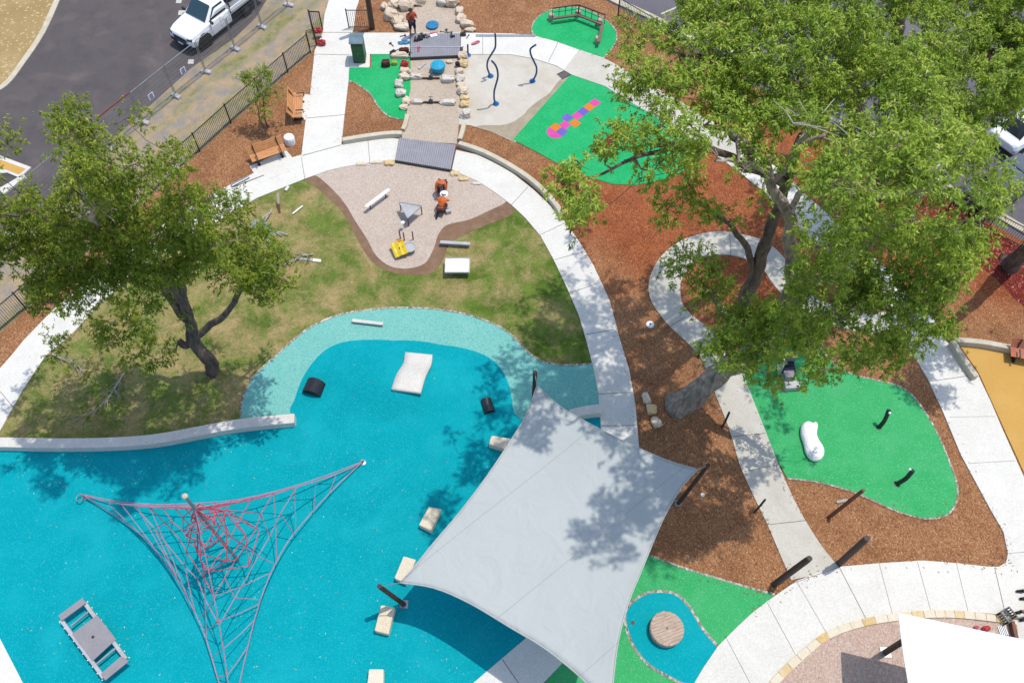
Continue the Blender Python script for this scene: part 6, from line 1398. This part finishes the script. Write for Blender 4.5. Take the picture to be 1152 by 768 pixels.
# mulch bed shrubs (tiny)
for i, (x, y, lab) in enumerate([(1065, 369, 'leftmost tiny dry shrub in the mulch above the cream wall'), (1087, 371, 'second tiny dry shrub from the left above the cream wall'), (1115, 374, 'third tiny dry shrub from the left above the cream wall'), (1145, 384, 'tiny dry shrub nearest the bench above the cream wall')]):
    b0 = W(x, y, .03); t = thing('small_shrub', lab, 'shrub', b0, 0, 'tiny shrubs in the mulch'); q = MB(); rn = random.Random(i)
    for _ in range(9): e = Vector((rn.uniform(-.2, .2), rn.uniform(-.2, .2), rn.uniform(.15, .32))); q.tube([(0, 0, 0), e*.5+Vector((.02, 0, 0)), e], [.008, .006, .003], 4)
    q.build('stems', M['barkdark'], t); leaf_mesh('leaves', [(b0+Vector((0, 0, .18)), .22, .5)], 1500, .06, .02, M['leafB'], t, seed=40+i, off=b0)
# leaf litter
def scatter(name, polys, n, z, size, mat, seed):
    rg = random.Random(seed); vs = []; fs = []; tt = []
    for poly, cnt in polys:
        xs = [p[0] for p in poly]; ys = [p[1] for p in poly]; k = 0; g_ = 0
        while k < cnt and g_ < cnt*40:
            g_ += 1; x, y = rg.uniform(min(xs), max(xs)), rg.uniform(min(ys), max(ys))
            if noise.noise(Vector((x/28, y/28, seed))) < rg.uniform(-.5, .5) or not inside(poly, x, y): continue
            p = W(x, y, z); a = rg.uniform(0, 6.28); s = size*rg.uniform(.5, 1.5); d = Vector((math.cos(a), math.sin(a), 0)); w = Vector((-d.y, d.x, 0))*.32; i = len(vs)
            if abs(p.x-cc.x) < 3.6 and abs(p.y-cc.y) < 2.2: p.z += mound_h(p.x, p.y)
            vs += [p-d*s, p+w*s+Vector((0, 0, .012)), p+d*s+Vector((0, 0, .004)), p-w*s+Vector((0, 0, .01))]; fs.append((i, i+1, i+2, i+3)); tt.append(rg.random()); k += 1
    me = bpy.data.meshes.new(name); me.from_pydata([tuple(v) for v in vs], [], fs); me.update(); a = me.attributes.new('tint', 'FLOAT', 'FACE'); a.data.foreach_set('value', tt); me.materials.append(mat)
    o = bpy.data.objects.new(name, me); C.objects.link(o); o['kind'] = 'stuff'; o['label'] = 'dry leaf litter scattered over rubber, lawn and paths'; return o
scatter('leaf_litter', [([(0, 512), (200, 508), (330, 480), (560, 520), (500, 590), (440, 660), (540, 768), (60, 768), (0, 700)], 330), ([(0, 512), (200, 508), (300, 490), (180, 540), (0, 560)], 70), ([(350, 400), (560, 410), (560, 500), (340, 480)], 10)], 0, .066, .030, M['litter'], 3)
scatter('leaf_litter', [([(20, 440), (60, 390), (240, 260), (340, 205), (400, 260), (450, 312), (600, 260), (660, 400), (580, 380), (450, 340), (330, 378), (262, 470), (20, 490)], 900)], 0, .05, .022, M['litter'], 5)
scatter('leaf_litter', [([(700, 300), (740, 400), (880, 620), (860, 660), (735, 610), (720, 500)], 260), ([(660, 250), (700, 210), (850, 200), (850, 260), (740, 280), (700, 300)], 200), ([(900, 540), (1050, 590), (1130, 600), (1120, 630), (950, 630)], 160), ([(1050, 350), (1100, 270), (1152, 350), (1152, 390)], 90), ([(580, 160), (645, 85), (780, 150), (700, 210)], 50), ([(840, 420), (1000, 430), (1070, 570), (900, 530)], 60)], 0, .09, .02, M['litter'], 6)
def chips(name, lines, n, z, size, seed):
    rg = random.Random(seed); vs = []; fs = []
    for px, cnt in lines:
        cp = crom(px, 6)
        for _ in range(cnt):
            i = rg.randrange(len(cp)-1); q2 = cp[i].lerp(cp[i+1], rg.random()); p = W(q2.x, q2.y, z); d0 = W(cp[i+1].x, cp[i+1].y, z)-W(cp[i].x, cp[i].y, z); nn = Vector((-d0.y, d0.x, 0)).normalized()
            p += nn*rg.gauss(0, .16); a = rg.uniform(0, 6.28); s = size*rg.uniform(.4, 1.6); d = Vector((math.cos(a), math.sin(a), 0)); w = Vector((-d.y, d.x, 0))*.35; k = len(vs)
            vs += [p-d*s-w*s, p-d*s+w*s, p+d*s+w*s+Vector((0, 0, .008)), p+d*s-w*s+Vector((0, 0, .008))]; fs.append((k, k+3, k+2, k+1))
    me = bpy.data.meshes.new(name); me.from_pydata([tuple(v) for v in vs], [], fs); me.update(); me.materials.append(M['mulch'])
    o = bpy.data.objects.new(name, me); C.objects.link(o); o['kind'] = 'stuff'; o['label'] = 'stray wood chips spilled from the mulch onto the paving edges'; return o
chips('stray_wood_chips', [(AO[23:34], 240), (DLo[8:], 200), (DLi[8:], 200), (EO[5:26], 260), (G5t[8:], 160), (G6t, 120), ([(339, 175), (344, 134), (349, 105), (354, 57)], 60), ([(388, 125), (384, 160)], 30), (UC[3:12], 120), ([(577, 158), (606, 172), (633, 187), (651, 194)], 60)], 0, .092, .022, 8)
# ---------------------------------------------------------------- light and camera
sd3 = Vector((.88*.30, .47*.30, .954)).normalized()
elev = math.asin(sd3.z); azim = math.atan2(sd3.x, sd3.y)
world = bpy.data.worlds.new('World'); bpy.context.scene.world = world; world.use_nodes = True
wn = world.node_tree; bg = wn.nodes['Background']; sky = wn.nodes.new('ShaderNodeTexSky'); sky.sky_type = 'NISHITA'; sky.sun_disc = False
sky.sun_elevation = elev; sky.sun_rotation = azim; sky.air_density = 1.0; sky.dust_density = 1.2
wn.links.new(sky.outputs[0], bg.inputs[0]); bg.inputs[1].default_value = .15
sun = bpy.data.lights.new('sun', 'SUN'); sun.energy = 2.3; sun.angle = math.radians(.53); sun.color = (1.0, .955, .89)
so = bpy.data.objects.new('sun', sun); C.objects.link(so); so.rotation_euler = (-sd3).to_track_quat('-Z', 'Y').to_euler()
cam = bpy.data.cameras.new('camera'); cam.sensor_width = 36; cam.lens = 36*F/1152; cam.clip_end = 2000; cam.clip_start = .1
co = bpy.data.objects.new('camera', cam); C.objects.link(co); co.location = (0, 0, H); co.rotation_euler = (math.pi/2-DEP, 0, 0)
sc = bpy.context.scene; sc.camera = co; sc.view_settings.view_transform = 'Standard'; sc.view_settings.look = 'None'; sc.view_settings.gamma = 1; sc.view_settings.exposure = EXPO
sc.render.engine = 'CYCLES'; sc.cycles.max_bounces = 8; sc.cycles.diffuse_bounces = 3
